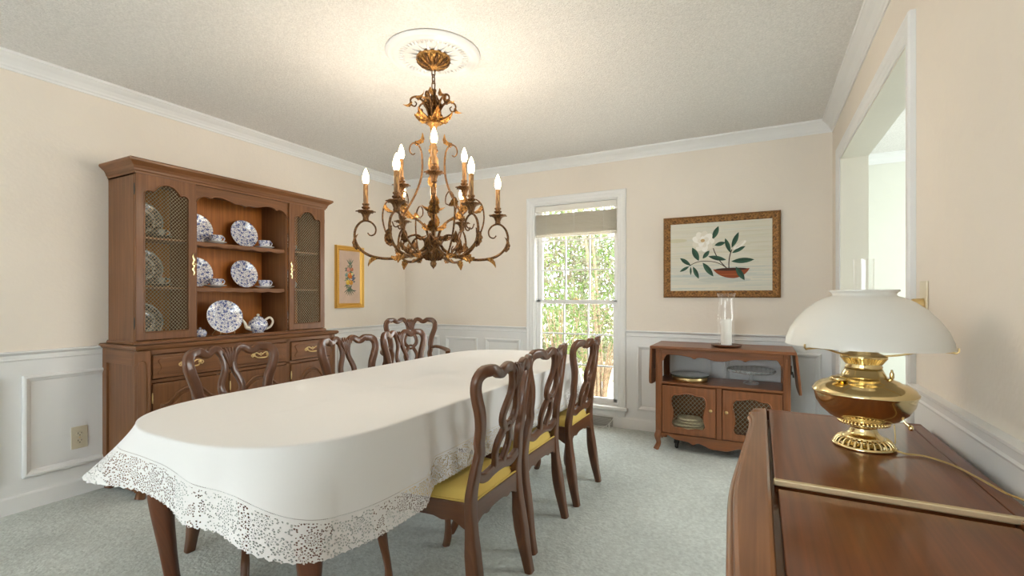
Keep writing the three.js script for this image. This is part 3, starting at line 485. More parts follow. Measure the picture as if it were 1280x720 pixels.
// ---------------------------------------------------------------- china hutch on the left wall
const HZ = 2.06, hw = (x, y, z) => [LW + z, y, HZ - x];               // hutch axes: x along it (minus = towards the camera end), z out of the wall
{
  const t = thing('china_hutch', 'brown wooden china hutch with open shelves and wire-front doors on left wall', 'hutch', [LW + 0.008, 0, HZ], Math.PI / 2);
  const W = M.hutchWood, D = 0.425, BY = 0.845;
  // lower case
  part('case_side', [bx(-0.70, -0.665, 0.045, BY, 0.0, 0.05, 0.003), bx(-0.70, -0.665, 0.045, BY, D - 0.075, D - 0.02, 0.003), bx(-0.70, -0.665, 0.045, 0.12, 0.04, D - 0.06, 0.003, 'z'), bx(-0.70, -0.665, BY - 0.085, BY, 0.04, D - 0.06, 0.003, 'z'), bx(-0.688, -0.668, 0.10, BY - 0.06, 0.03, D - 0.05, 0)], W, t);
  part('case_side', [bx(0.665, 0.70, 0.045, BY, 0.0, D - 0.02, 0.003)], W, t);
  part('case_back', bx(-0.67, 0.67, 0.06, BY, 0.0, 0.012, 0, 'x'), W, t);
  part('case_bottom', bx(-0.67, 0.67, 0.10, 0.12, 0.0, D - 0.03, 0, 'x'), W, t);
  // canted corner posts with a raised strip
  for (const s of [-1, 1]) {
    const post = part('corner_post', mv(bx(-0.038, 0.038, 0.045, BY, -0.018, 0.018, 0.004).rotateY(-s * -0.6), s * 0.668, 0, D - 0.022), W, t);
    part('post_panel', mv(slab([[-0.022, 0.16], [0.022, 0.16], [0.022, 0.76], [0.014, 0.785], [0, 0.79], [-0.014, 0.785], [-0.022, 0.76]], 0.010, 0.003).translate(0, 0, 0.016).rotateY(s * 0.6), s * 0.668, 0, D - 0.022), W, post);
  }
  const bays = [[-0.635, -0.222], [-0.186, 0.236], [0.272, 0.635]];
  part('face_frame', [bx(-0.222, -0.186, 0.10, BY, D - 0.03, D - 0.006, 0.003), bx(0.236, 0.272, 0.10, BY, D - 0.03, D - 0.006, 0.003), bx(-0.65, 0.65, BY - 0.025, BY, D - 0.03, D - 0.006, 0.002, 'x'), bx(-0.65, 0.65, 0.655, 0.675, D - 0.03, D - 0.006, 0.002, 'x'), bx(-0.65, 0.65, 0.10, 0.13, D - 0.03, D - 0.006, 0.002, 'x')], W, t);
  const pull = (parent, x, y, z) => {
    const p = part('pull', [sweep([[x - 0.05, y + 0.004, z], [x - 0.035, y - 0.012, z + 0.016], [x, y - 0.016, z + 0.020], [x + 0.035, y - 0.012, z + 0.016], [x + 0.05, y + 0.004, z]], { n: 20, ra: [0.0035, 0.0045, 0.006, 0.0045, 0.0035], seg: 8 })], M.brassDull, parent);
    const sc = []; for (const s of [-1, 1]) { sc.push(lathe([[0.001, 0.010], [0.008, 0.008], [0.011, 0.003], [0.011, 0]], 12).rotateX(Math.PI / 2).translate(x + s * 0.05, y + 0.004, z)); sc.push(sweep([[x + s * 0.012, y + 0.006, z + 0.003], [x + s * 0.030, y + 0.018, z + 0.003], [x + s * 0.055, y + 0.014, z + 0.003], [x + s * 0.070, y + 0.002, z + 0.003], [x + s * 0.060, y - 0.008, z + 0.003], [x + s * 0.052, y - 0.002, z + 0.003]], { n: 22, ra: [0.004], rb: [0.003], seg: 6, up: V(0, 0, 1) })); }
    sc.push(sweep([[x, y + 0.016, z + 0.003], [x + 0.008, y + 0.008, z + 0.003], [x, y - 0.002, z + 0.003], [x - 0.008, y + 0.008, z + 0.003]], { n: 16, ra: [0.003], seg: 6, closed: true, up: V(0, 0, 1) }));
    part('backplate', sc, M.brassDull, p);
  };
  for (const [a, b] of bays) {
    const m = (a + b) / 2, w = (b - a) / 2 - 0.004;
    const dr = part('drawer', slab(rect(a + 0.003, b - 0.003, 0.680, 0.815), 0.022, 0.004, 'x').translate(0, 0, D - 0.016), W, t);
    // raised field with scrolled ends
    const e = (s) => [[s * (w - 0.055), 0.700], [s * (w - 0.030), 0.703], [s * (w - 0.022), 0.715], [s * (w - 0.040), 0.738], [s * (w - 0.034), 0.762], [s * (w - 0.024), 0.780], [s * (w - 0.034), 0.794], [s * (w - 0.055), 0.797]];
    const R = e(1), L2 = e(-1).reverse(), field = smooth([...R, ...L2], 110, true).slice(0, -1).map(([x, y]) => [x + m, y]);
    part('raised_field', slab(field, 0.009, 0.004, 'x').translate(0, 0, D + 0.003), W, dr);
    pull(dr, m, 0.748, D + 0.012);
    const dn = part('door', slab(rect(a + 0.003, b - 0.003, 0.135, 0.650), 0.020, 0.004).translate(0, 0, D - 0.016), W, t);
    const iw = w - 0.045, top = (o) => [[iw - o, 0.525 - o * 0.4], [iw * 0.82, 0.527 - o], [iw * 0.66, 0.548 - o], [iw * 0.42, 0.585 - o], [iw * 0.2, 0.602 - o], [0, 0.606 - o]];
    const half = smooth(top(0), 26), poly = [[-iw, 0.19], [iw, 0.19], ...half, ...half.slice(0, -1).reverse().map(([x, y]) => [-x, y])].map(([x, y]) => [x + m, y]);
    part('panel_molding', edgeOf(poly.map(([x, y]) => [x, y]), D + 0.004, 0.009), W, dn);
    const i2 = 0.80, poly2 = poly.map(([x, y]) => [m + (x - m) * 0.86, 0.385 + (y - 0.385) * 0.89]);
    part('raised_panel', slab(poly2, 0.012, 0.005).translate(0, 0, D + 0.002), W, dn);
    for (const y of [0.22, 0.57]) part('hinge', sweep([[a + 0.002, y - 0.03, D + 0.004], [a + 0.002, y + 0.03, D + 0.004]], { n: 6, ra: [0.003, 0.005, 0.005, 0.003], seg: 8 }), M.brassDull, dn);
  }
  const apron = []; for (let i = 0; i <= 60; i++) { const e = (i / 60) * 2 - 1, a = Math.abs(e); apron.push([e * 0.64, 0.075 - 0.035 * sstep(a, 0.80, 0.98) + 0.018 * Math.cos(a * 9)]); }
  part('base_apron', slab([...apron, [0.64, 0.115], [-0.64, 0.115]], 0.022, 0.003, 'x').translate(0, 0, D - 0.026), W, t);
  for (const [sx, z] of [[-1, D - 0.045], [1, D - 0.045], [-1, 0.035], [1, 0.035]])
    part('foot', sweep([[sx * 0.668, 0.115, z], [sx * 0.672, 0.075, z + (z > 0.2 ? 0.006 : 0)], [sx * 0.668, 0.035, z], [sx * 0.676, 0.012, z + (z > 0.2 ? 0.01 : 0)], [sx * 0.68, 0.0, z + (z > 0.2 ? 0.012 : 0)]], { n: 16, ra: [0.03, 0.032, 0.02, 0.022, 0.024], pow: 3, seg: 12, up: V(0, 0, 1) }), W, t);
  const topProf = [[-0.03, 0.0], [0.004, 0.0], [0.010, 0.006], [0.016, 0.010], [0.018, 0.022], [0.012, 0.030], [-0.03, 0.030]];
  const three = (x, z, y) => [[x, y, 0], [x, y, z], [-x, y, z], [-x, y, 0]];
  part('counter_top', [bx(-0.70, 0.70, BY, BY + 0.030, 0, D - 0.01, 0, 'x'), mould(three(0.70, D - 0.01, BY), UP, topProf)], W, t);
  // upper case
  const U0 = BY + 0.030, U1 = 1.885, d = 0.305;
  part('plinth', [mould(three(0.67, d + 0.012, U0), UP, [[-0.02, 0], [0.010, 0], [0.010, 0.010], [0.003, 0.018], [-0.02, 0.018]])], W, t);
  for (const s of [-1, 1]) part('upper_side', bx(s * 0.67, s * 0.650, U0, U1, 0, d - 0.002, 0.002), W, t);
  for (const s of [-1, 1]) part('divider', bx(s * 0.338, s * 0.322, U0, U1, 0.01, d - 0.004, 0), W, t);
  part('upper_back', bx(-0.33, 0.33, U0, U1, 0.0, 0.010, 0), M.hutchBack, t);
  for (const s of [-1, 1]) part('upper_back', bx(s * 0.65, s * 0.33, U0, U1, 0.0, 0.010, 0), M.hutchBack, t);
  part('upper_roof', bx(-0.67, 0.67, U1 - 0.02, U1, 0, d, 0, 'x'), W, t);
  for (const y of [1.215, 1.515]) {
    part('shelf', bx(-0.65, -0.338, y - 0.012, y, 0.01, d - 0.04, 0.002, 'x'), W, t);
    part('shelf', bx(0.338, 0.65, y - 0.012, y, 0.01, d - 0.04, 0.002, 'x'), W, t);
    const sc = []; for (let i = 0; i <= 70; i++) { const e = (i / 70) * 2 - 1; sc.push([e * 0.321, y - 0.024 - 0.007 * Math.abs(Math.cos(e * Math.PI * 2.5))]); }
    part('shelf', [bx(-0.321, 0.321, y - 0.014, y, 0.01, d - 0.022, 0.002, 'x'), slab([...sc, [0.321, y - 0.002], [-0.321, y - 0.002]], 0.014, 0.002, 'x').translate(0, 0, d - 0.032)], W, t);
  }
  const val = smooth([[-0.335, 1.745], [-0.322, 1.775], [-0.295, 1.800], [-0.262, 1.808], [-0.238, 1.800], [-0.220, 1.812], [-0.175, 1.818], [-0.12, 1.806], [-0.07, 1.794], [-0.03, 1.797], [0, 1.785]], 60);
  part('valance', slab([...val, ...val.slice(0, -1).reverse().map(([x, y]) => [-x, y]), [0.335, U1], [-0.335, U1]], 0.018, 0.003, 'x').translate(0, 0, d - 0.016), W, t);
  part('valance_edge', sweep([...val, ...val.slice(0, -1).reverse().map(([x, y]) => [-x, y])].map(([x, y]) => V(x, y + 0.003, d + 0.002)), { n: 120, ra: [0.004], seg: 6, up: V(0, 0, 1) }), W, t);
  for (const s of [-1, 1]) {
    const c = s * 0.5035, x0 = c - 0.165, x1 = c + 0.165;
    const arch = smooth([[-0.122, 1.765], [-0.112, 1.778], [-0.09, 1.784], [-0.075, 1.778], [-0.062, 1.796], [-0.035, 1.822], [0, 1.832]], 36), full = [[-0.122, 0.945], [0.122, 0.945], ...arch.map(([x, y]) => [-x, y]), ...arch.slice(0, -1).reverse()].map(([x, y]) => [x + c, y]);
    const dn = part('glazed_door', slab(rect(x0, x1, U0 + 0.022, U1 - 0.004), 0.020, 0.003, 'y', [full]).translate(0, 0, d - 0.002), W, t);
    part('opening_bead', edgeOf(full, d + 0.018, 0.0045), W, dn);
    const inP = insidePoly(full);
    part('wire_mesh', lattice((x, y) => inP(x, y), c - 0.122, c + 0.122, 0.945, 1.832, d + 0.004, 0.0204, 0.0010), M.wire, dn);
    const hx = c - s * 0.148;
    part('escutcheon', sweep([[hx, 1.29, d + 0.021], [hx + 0.004, 1.31, d + 0.021], [hx - 0.004, 1.33, d + 0.021], [hx + 0.002, 1.345, d + 0.021], [hx, 1.36, d + 0.021], [hx - 0.002, 1.375, d + 0.021], [hx + 0.004, 1.39, d + 0.021], [hx - 0.004, 1.41, d + 0.021], [hx, 1.43, d + 0.021]], { n: 40, ra: [0.001, 0.006, 0.009, 0.005, 0.010, 0.005, 0.009, 0.006, 0.001], rb: [0.003], seg: 8, up: V(0, 0, 1) }), M.brass, dn);
    part('key', sweep([[hx, 1.36, d + 0.02], [hx, 1.36, d + 0.045]], { n: 4, ra: [0.003, 0.003, 0.007, 0.005], seg: 8 }), M.brass, dn);
    for (const y of [1.0, 1.78]) part('hinge', sweep([[c + s * 0.168, y - 0.035, d + 0.008], [c + s * 0.168, y + 0.035, d + 0.008]], { n: 8, ra: [0.002, 0.004, 0.004, 0.002], seg: 8 }), M.darkMetal, dn);
  }
  part('cornice', [mould(three(0.67, d + 0.018, U1), UP, [[-0.03, -0.012], [0.004, -0.012], [0.006, -0.002], [0.012, 0.004], [0.014, 0.014], [0.022, 0.030], [0.038, 0.044], [0.046, 0.052], [0.048, 0.062], [0.044, 0.068], [-0.03, 0.068]]), bx(-0.66, 0.66, U1 + 0.04, U1 + 0.066, 0, d + 0.01, 0, 'x')], W, t);
}
// china in the hutch
const BASE = 0.875;
function plateGeo(r, oval = 1) {
  const g = lathe([[0.0001, 0.004], [r * 0.45, 0.004], [r * 0.62, 0.007], [r * 0.70, 0.014], [r * 0.95, 0.020], [r, 0.024], [r * 0.985, 0.020], [r * 0.72, 0.009], [r * 0.5, 0.0], [0.0001, 0.0]], 36);
  const p = g.attributes.position, uv = g.attributes.uv; for (let i = 0; i < p.count; i++) uv.setXY(i, p.getX(i) + 0.12, p.getZ(i) + 0.12);
  g.scale(oval, 1, 1); return g.rotateX(Math.PI / 2);
}
function standPlate(name, label, x, y, z, r, mat, group, oval = 1, lean = 0.22) {
  const g = plateGeo(r, oval).rotateX(-lean).translate(0, r * Math.cos(lean) + 0.004, 0);
  const o = part(numbered(name), g, mat, scene); o.position.set(...hw(x, y, z)); o.rotation.y = Math.PI / 2; return tag(o, label, name === 'platter' ? 'platter' : 'plate', group);
}
let cupProto = {};
function cupAndSaucer(lc, ls, x, y, z, mat, group, s = 1, turn = 0) {
  const sg = lathe([[0.0001, 0.005], [0.030, 0.005], [0.062, 0.014], [0.068, 0.018], [0.066, 0.014], [0.034, 0.002], [0.026, 0], [0.0001, 0]], 28);
  { const p = sg.attributes.position; for (let i = 0; i < p.count; i++) sg.attributes.uv.setXY(i, p.getX(i) + 0.1, p.getZ(i) + 0.1); }
  const so = part(numbered('saucer'), sg, mat === M.blue ? M.porcelain : mat, scene); so.position.set(...hw(x, y + 0.0015, z)); tag(so, ls, 'saucer', group ? 'saucers of ' + group : undefined);
  const c = thing('teacup', lc, 'cup', hw(x, y + 0.0075, z), Math.PI / 2 + turn, group ? 'teacups of ' + group : undefined);
  part('bowl', lathe([[0.0001, 0.004], [0.018, 0.004], [0.030, 0.014], [0.037, 0.032], [0.040, 0.052], [0.042, 0.054], [0.0405, 0.050], [0.036, 0.028], [0.028, 0.010], [0.022, 0.0], [0.0001, 0.0]].map(([r, q]) => [r * s, q * s]), 26), mat, c);
  part('handle', sweep([[0.036 * s, 0.044 * s, 0], [0.054 * s, 0.048 * s, 0], [0.062 * s, 0.036 * s, 0], [0.054 * s, 0.022 * s, 0], [0.032 * s, 0.016 * s, 0]], { n: 18, ra: [0.0035], rb: [0.005], seg: 8 }), mat, c);
}
{
  const bp = 'blue and white plates on the open hutch shelves', gp = 'grey patterned plates behind the wire doors';
  const sh = [['upper', 1.515], ['lower', 1.215]];
  for (const [w, y] of sh) for (const [side, x] of [['left-hand', -0.210], ['right-hand', 0.125]]) {
    standPlate('plate', `blue and white floral plate on the ${w} open shelf, ${side === 'left-hand' ? 'tucked behind the door stile' : 'fully in view in the middle'}`, x, y, 0.085, 0.104, M.blue, bp);
    cupAndSaucer(`blue floral teacup on the ${w} open shelf, ${side === 'left-hand' ? 'by the half-hidden plate' : 'by the fully visible plate'}`, `saucer under the blue teacup on the ${w} open shelf, ${side === 'left-hand' ? 'by the half-hidden plate' : 'by the fully visible plate'}`, x + (side === 'left-hand' ? 0.075 : 0.105), y, 0.19, M.blue, 'the open hutch shelves', 1.05, 0.1);
  }
  standPlate('platter', 'large blue and white floral platter standing on the hutch counter', -0.055, BASE + 0.0155, 0.145, 0.118, M.blue, undefined, 1.08, 0.2);
  const st = thing('plate_stand', 'small brass easel stand holding the large floral platter', 'plate stand', hw(-0.055, BASE + 0.0045, 0.168), Math.PI / 2);
  for (const s of [-1, 1]) part('prong', sweep([[s * 0.05, 0.03, 0.026], [s * 0.05, 0.012, 0.03], [s * 0.05, 0.005, 0.02], [s * 0.05, 0.005, -0.07], [s * 0.03, 0.05, -0.055], [0, 0.14, -0.05]], { n: 26, ra: [0.0025], seg: 6 }), M.brassDull, st);
  const tp = thing('teapot', 'round blue and white floral teapot with cream spout and handle', 'teapot', hw(0.180, BASE + 0.002, 0.185), Math.PI / 2 - 0.15);
  part('body', lathe([[0.0001, 0.002], [0.036, 0.002], [0.040, 0.010], [0.036, 0.014], [0.058, 0.034], [0.068, 0.062], [0.062, 0.090], [0.044, 0.108], [0.034, 0.112], [0.0001, 0.112]], 32), M.blue, tp);
  const lid = part('lid', lathe([[0.037, 0.110], [0.034, 0.120], [0.018, 0.130], [0.0001, 0.132]], 24), M.blue, tp); part('knob', lathe([[0.006, 0.130], [0.011, 0.139], [0.008, 0.148], [0.0001, 0.150]], 14), M.creamPot, lid);
  part('spout', sweep([[-0.052, 0.042, 0], [-0.082, 0.052, 0], [-0.094, 0.082, 0], [-0.112, 0.108, 0]], { n: 18, ra: [0.019, 0.014, 0.010, 0.008], seg: 10 }), M.creamPot, tp);
  part('handle', sweep([[0.050, 0.100, 0], [0.088, 0.118, 0], [0.110, 0.090, 0], [0.094, 0.050, 0], [0.058, 0.032, 0]], { n: 24, ra: [0.006], rb: [0.009], seg: 8 }), M.creamPot, tp);
  const sb = thing('sugar_bowl', 'small lidded blue and white floral bowl beside the wire door', 'sugar bowl', hw(-0.262, BASE + 0.001, 0.235), 0);
  part('body', lathe([[0.0001, 0], [0.020, 0], [0.036, 0.020], [0.040, 0.038], [0.032, 0.052], [0.0001, 0.052]], 24), M.blue, sb); part('lid', lathe([[0.033, 0.050], [0.026, 0.060], [0.006, 0.064], [0.008, 0.072], [0.0001, 0.076]], 20), M.blue, sb);
  const lv = [['top', 1.515], ['middle', 1.215], ['bottom', BASE]];
  for (const [w, y] of lv) {
    standPlate('plate', `dark patterned plate behind the near wire door, ${w} level`, -0.524, y, 0.06, 0.118, M.grey, gp, 1, 0.17);
    cupAndSaucer(`grey patterned teacup behind the near wire door, ${w} level`, `grey saucer behind the near wire door, ${w} level`, -0.485, y, 0.20, M.grey, 'the near cabinet', 0.95, 0);
    standPlate('plate', `dark patterned plate behind the wire door by the gold picture, ${w} level`, 0.440, y, 0.06, 0.098, M.grey, gp, 1, 0.17);
    cupAndSaucer(`grey patterned teacup behind the wire door by the gold picture, ${w} level`, `grey saucer behind the wire door by the gold picture, ${w} level`, 0.445, y, 0.20, M.grey, 'the far cabinet', 0.9, 0);
  }
}

// ---------------------------------------------------------------- drop-leaf serving cart on the back wall
{
  const CX = -0.2575, t = thing('serving_cart', 'wooden drop-leaf serving cart with wire-mesh doors under the magnolia painting', 'cart', [CX, 0, 0.265]);
  const W = M.cartWood, hx = 0.4425, z0 = -0.185, z1 = 0.195;
  part('top', slab([[-0.474, -0.225], [0.474, -0.225], [0.474, 0.225], [-0.474, 0.225]], 0.022, 0.006, 'x').rotateX(-Math.PI / 2).translate(0, 0.765, 0.02), W, t);
  const leaf = (s) => { const o = smooth([[-0.20, 0.0], [-0.20, -0.22], [-0.185, -0.262], [-0.15, -0.275], [0.15, -0.275], [0.185, -0.262], [0.20, -0.22], [0.20, 0.0]], 60); return slab(o, 0.016, 0.004, 'x').rotateY(Math.PI / 2).translate(-0.008, 0, 0).rotateZ(s * (s > 0 ? 0.10 : 0.03)).translate(s * 0.472, 0.764, 0.02); };
  for (const s of [-1, 1]) { const l = part('drop_leaf', leaf(s), W, t); part('hinge', [bx(s * 0.446, s * 0.452, 0.62, 0.68, 0.10, 0.13, 0.001), sweep([[s * 0.455, 0.64, 0.115], [s * 0.462, 0.60, 0.115]], { n: 3, ra: [0.005], seg: 6 })], M.darkMetal, l); }
  for (const s of [-1, 1]) for (const f of [0, 1]) {
    const z = f ? z1 - 0.022 : z0 + 0.022;
    part('corner_post', [bx(s * hx, s * (hx - 0.046), 0.11, 0.766, z - 0.022, z + 0.022, 0.006), bx(s * (hx - 0.012), s * (hx - 0.034), 0.15, 0.74, z + 0.018, z + 0.026, 0.004)], W, t);
    part('foot', sweep([[s * (hx - 0.023), 0.14, z], [s * (hx - 0.015), 0.09, z + (f ? 0.008 : -0.004)], [s * (hx - 0.020), 0.045, z], [s * (hx - 0.006), 0.010, z + (f ? 0.012 : -0.008)], [s * (hx - 0.002), 0, z + (f ? 0.014 : -0.010)]], { n: 16, ra: [0.022, 0.026, 0.017, 0.018, 0.020], pow: 3, seg: 12, up: V(0, 0, 1) }), W, t);
  }
  const sc = (o) => { const a = []; for (let i = 0; i <= 80; i++) { const e = (i / 80) * 2 - 1, b = Math.abs(e); a.push([e * (hx - 0.044), o(b)]); } return a; };
  const top = sc((b) => 0.690 + 0.018 * sstep(b, 0.05, 0.28) - 0.006 * Math.exp(-(((b - 0.42) / 0.04) ** 2)) * 2 + 0.012 * sstep(b, 0.42, 0.75) - 0.055 * sstep(b, 0.90, 1.0));
  part('front_apron', slab([...top, [hx - 0.044, 0.766], [-(hx - 0.044), 0.766]], 0.018, 0.003, 'x').translate(0, 0, z1 - 0.024), W, t);
  part('back_apron', bx(-hx + 0.04, hx - 0.04, 0.70, 0.766, z0 + 0.006, z0 + 0.024, 0.002, 'x'), W, t);
  for (const s of [-1, 1]) part('side_apron', bx(s * (hx - 0.008), s * (hx - 0.026), 0.70, 0.766, z0 + 0.04, z1 - 0.04, 0.002, 'z'), W, t);
  part('shelf', bx(-hx + 0.006, hx - 0.006, 0.497, 0.515, z0 + 0.005, z1 - 0.004, 0.003, 'x'), W, t);
  for (const s of [-1, 1]) part('side_panel', bx(s * (hx - 0.010), s * (hx - 0.028), 0.12, 0.50, z0 + 0.03, z1 - 0.03, 0), W, t);
  part('back_panel', bx(-hx + 0.03, hx - 0.03, 0.12, 0.50, z0 + 0.01, z0 + 0.022, 0, 'x'), W, t);
  part('bottom', bx(-hx + 0.02, hx - 0.02, 0.115, 0.132, z0 + 0.01, z1 - 0.012, 0, 'x'), W, t);
  part('mullion', bx(-0.018, 0.018, 0.125, 0.50, z1 - 0.03, z1 - 0.006, 0.003), W, t);
  const low = sc((b) => 0.052 + 0.030 * sstep(b, 0.10, 0.36) - 0.016 * Math.exp(-(((b - 0.44) / 0.05) ** 2)) + 0.006 * sstep(b, 0.45, 0.7) + 0.028 * sstep(b, 0.72, 0.90) - 0.030 * sstep(b, 0.93, 1));
  part('base_apron', slab([...low, [hx - 0.04, 0.130], [-(hx - 0.04), 0.130]], 0.018, 0.003, 'x').translate(0, 0, z1 - 0.020), W, t);
  for (const s of [-1, 1]) {
    const a = s < 0 ? -hx + 0.046 : 0.019, b = s < 0 ? -0.019 : hx - 0.046, c = (a + b) / 2, w = 0.118;
    const hole = smooth([[w * 0.98, 0.215], [w * 0.90, 0.26], [w * 0.92, 0.32], [w * 1.02, 0.36], [w * 1.0, 0.40], [w * 0.86, 0.425], [w * 0.5, 0.428], [w * 0.2, 0.440], [-w * 0.2, 0.440], [-w * 0.5, 0.428], [-w * 0.86, 0.425], [-w * 1.0, 0.40], [-w * 1.02, 0.36], [-w * 0.92, 0.32], [-w * 0.90, 0.26], [-w * 0.98, 0.215], [-w * 0.84, 0.186], [-w * 0.45, 0.184], [0, 0.176], [w * 0.45, 0.184], [w * 0.84, 0.186]], 110, true).slice(0, -1).map(([x, y]) => [x + c, y]);
    const dn = part('door', slab(rect(a + 0.003, b - 0.003, 0.138, 0.490), 0.020, 0.004, 'y', [hole]).translate(0, 0, z1 - 0.014), W, t);
    part('opening_bead', edgeOf(hole, z1 + 0.005, 0.0045), W, dn);
    part('wire_mesh', lattice(insidePoly(hole), c - w * 1.05, c + w * 1.05, 0.17, 0.45, z1 - 0.004, 0.029, 0.0010), M.wire, dn);
    part('knob', lathe([[0.0001, 0.024], [0.009, 0.022], [0.012, 0.015], [0.006, 0.008], [0.008, 0]], 16).rotateX(Math.PI / 2).translate(s < 0 ? b - 0.035 : a + 0.030, 0.335, z1 + 0.006), M.brassDull, dn);
  }
  for (const s of [-1, 1]) part('caster', [lathe([[0.0001, -0.013], [0.024, -0.011], [0.028, 0], [0.024, 0.011], [0.0001, 0.013]], 20).rotateZ(Math.PI / 2).translate(s * (hx - 0.14), 0.029, 0.10), bx(s * (hx - 0.14) - 0.018, s * (hx - 0.14) + 0.018, 0.04, 0.116, 0.085, 0.115, 0.003)], M.blackRubber, t);
  // what stands on and in it
  const mat = std({ color: rgb(0.80, 0.73, 0.50), bumpMap: weave, bumpScale: 0.002, roughness: 0.95 });
  for (let k = 0; k < 5; k++) { const r = 0.105 - 0.012 * Math.abs(k - 1), x = CX - 0.235 + [0, 0.012, -0.01, 0.03, 0.02][k]; single('placemat', lathe([[0.0001, 0.021], [r * 0.9, 0.021], [r, 0.012], [r * 0.97, 0.001], [0.0001, 0]], 30).scale(1.3, 1, 1).translate(x, 0.1325 + k * 0.0215, 0.310 + 0.004 * k), mat, 'folded cream woven mat in the pile behind the cart door', 'placemat', 'cream mats piled in the serving cart'); }
  const tray = thing('glass_tray', 'round dark glass tray with brass rim on the cart shelf', 'tray', [-0.475, 0.5155, 0.30]);
  part('base', lathe([[0.0001, 0.032], [0.118, 0.032], [0.126, 0.028], [0.126, 0.006], [0.118, 0], [0.0001, 0]], 40), M.brassDull, tray);
  part('glass_top', lathe([[0.0001, 0.044], [0.120, 0.044], [0.140, 0.050], [0.146, 0.047], [0.140, 0.038], [0.0001, 0.033]], 40), phys({ color: rgb(0.10, 0.13, 0.11), roughness: 0.06, clearcoat: 1, clearcoatRoughness: 0.03 }), tray);
  const ck = thing('cake_stand', 'clear pressed-glass cake stand on the cart shelf', 'cake stand', [-0.055, 0.5155, 0.27]);
  part('plate', lathe([[0.0001, 0.108], [0.146, 0.108], [0.156, 0.114], [0.159, 0.106], [0.154, 0.092], [0.146, 0.097], [0.0001, 0.100]], 40), M.crystal, ck);
  part('stem', lathe([[0.0001, 0.1], [0.030, 0.099], [0.016, 0.085], [0.020, 0.070], [0.012, 0.050], [0.020, 0.030], [0.048, 0.012], [0.054, 0.002], [0.0001, 0]], 24), M.crystal, ck);
  const hb = [...Array(28)].map((_, i) => lathe([[0.0001, 0.112], [0.008, 0.108], [0.008, 0.098], [0.0001, 0.094]], 6).translate(0.155 * Math.cos(i * 0.2244), 0, 0.155 * Math.sin(i * 0.2244)));
  part('beaded_rim', hb, M.crystal, ck);
  const hc = thing('hurricane_candle_holder', 'tall clear hurricane shade on a round wooden base on the cart', 'candle holder', [-0.217, 0.787, 0.345]);
  part('base', lathe([[0.0001, 0.016], [0.075, 0.014], [0.096, 0.021], [0.104, 0.018], [0.100, 0.008], [0.080, 0], [0.0001, 0]], 36), M.tableWood, hc);
  part('glass_shade', lathe([[0.054, 0.016], [0.056, 0.06], [0.060, 0.12], [0.065, 0.18], [0.066, 0.22], [0.060, 0.28], [0.055, 0.33], [0.057, 0.37], [0.064, 0.392], [0.0625, 0.392], [0.0555, 0.37], [0.0535, 0.33], [0.0585, 0.28], [0.0645, 0.22], [0.0635, 0.18], [0.0585, 0.12], [0.0545, 0.06], [0.0525, 0.016]], 44), M.glass, hc);
  const cd = thing('pillar_candle', 'white pillar candle inside the tall hurricane shade', 'candle', [-0.217, 0.803, 0.345]);
  part('wax', lathe([[0.0001, 0.180], [0.026, 0.180], [0.035, 0.190], [0.038, 0.184], [0.037, 0], [0.0001, 0]], 28), M.wax, cd);
  part('wick', sweep([[0, 0.178, 0], [0.001, 0.190, 0], [0.003, 0.197, 0]], { n: 5, ra: [0.0013], seg: 5 }), M.slot, cd);
}

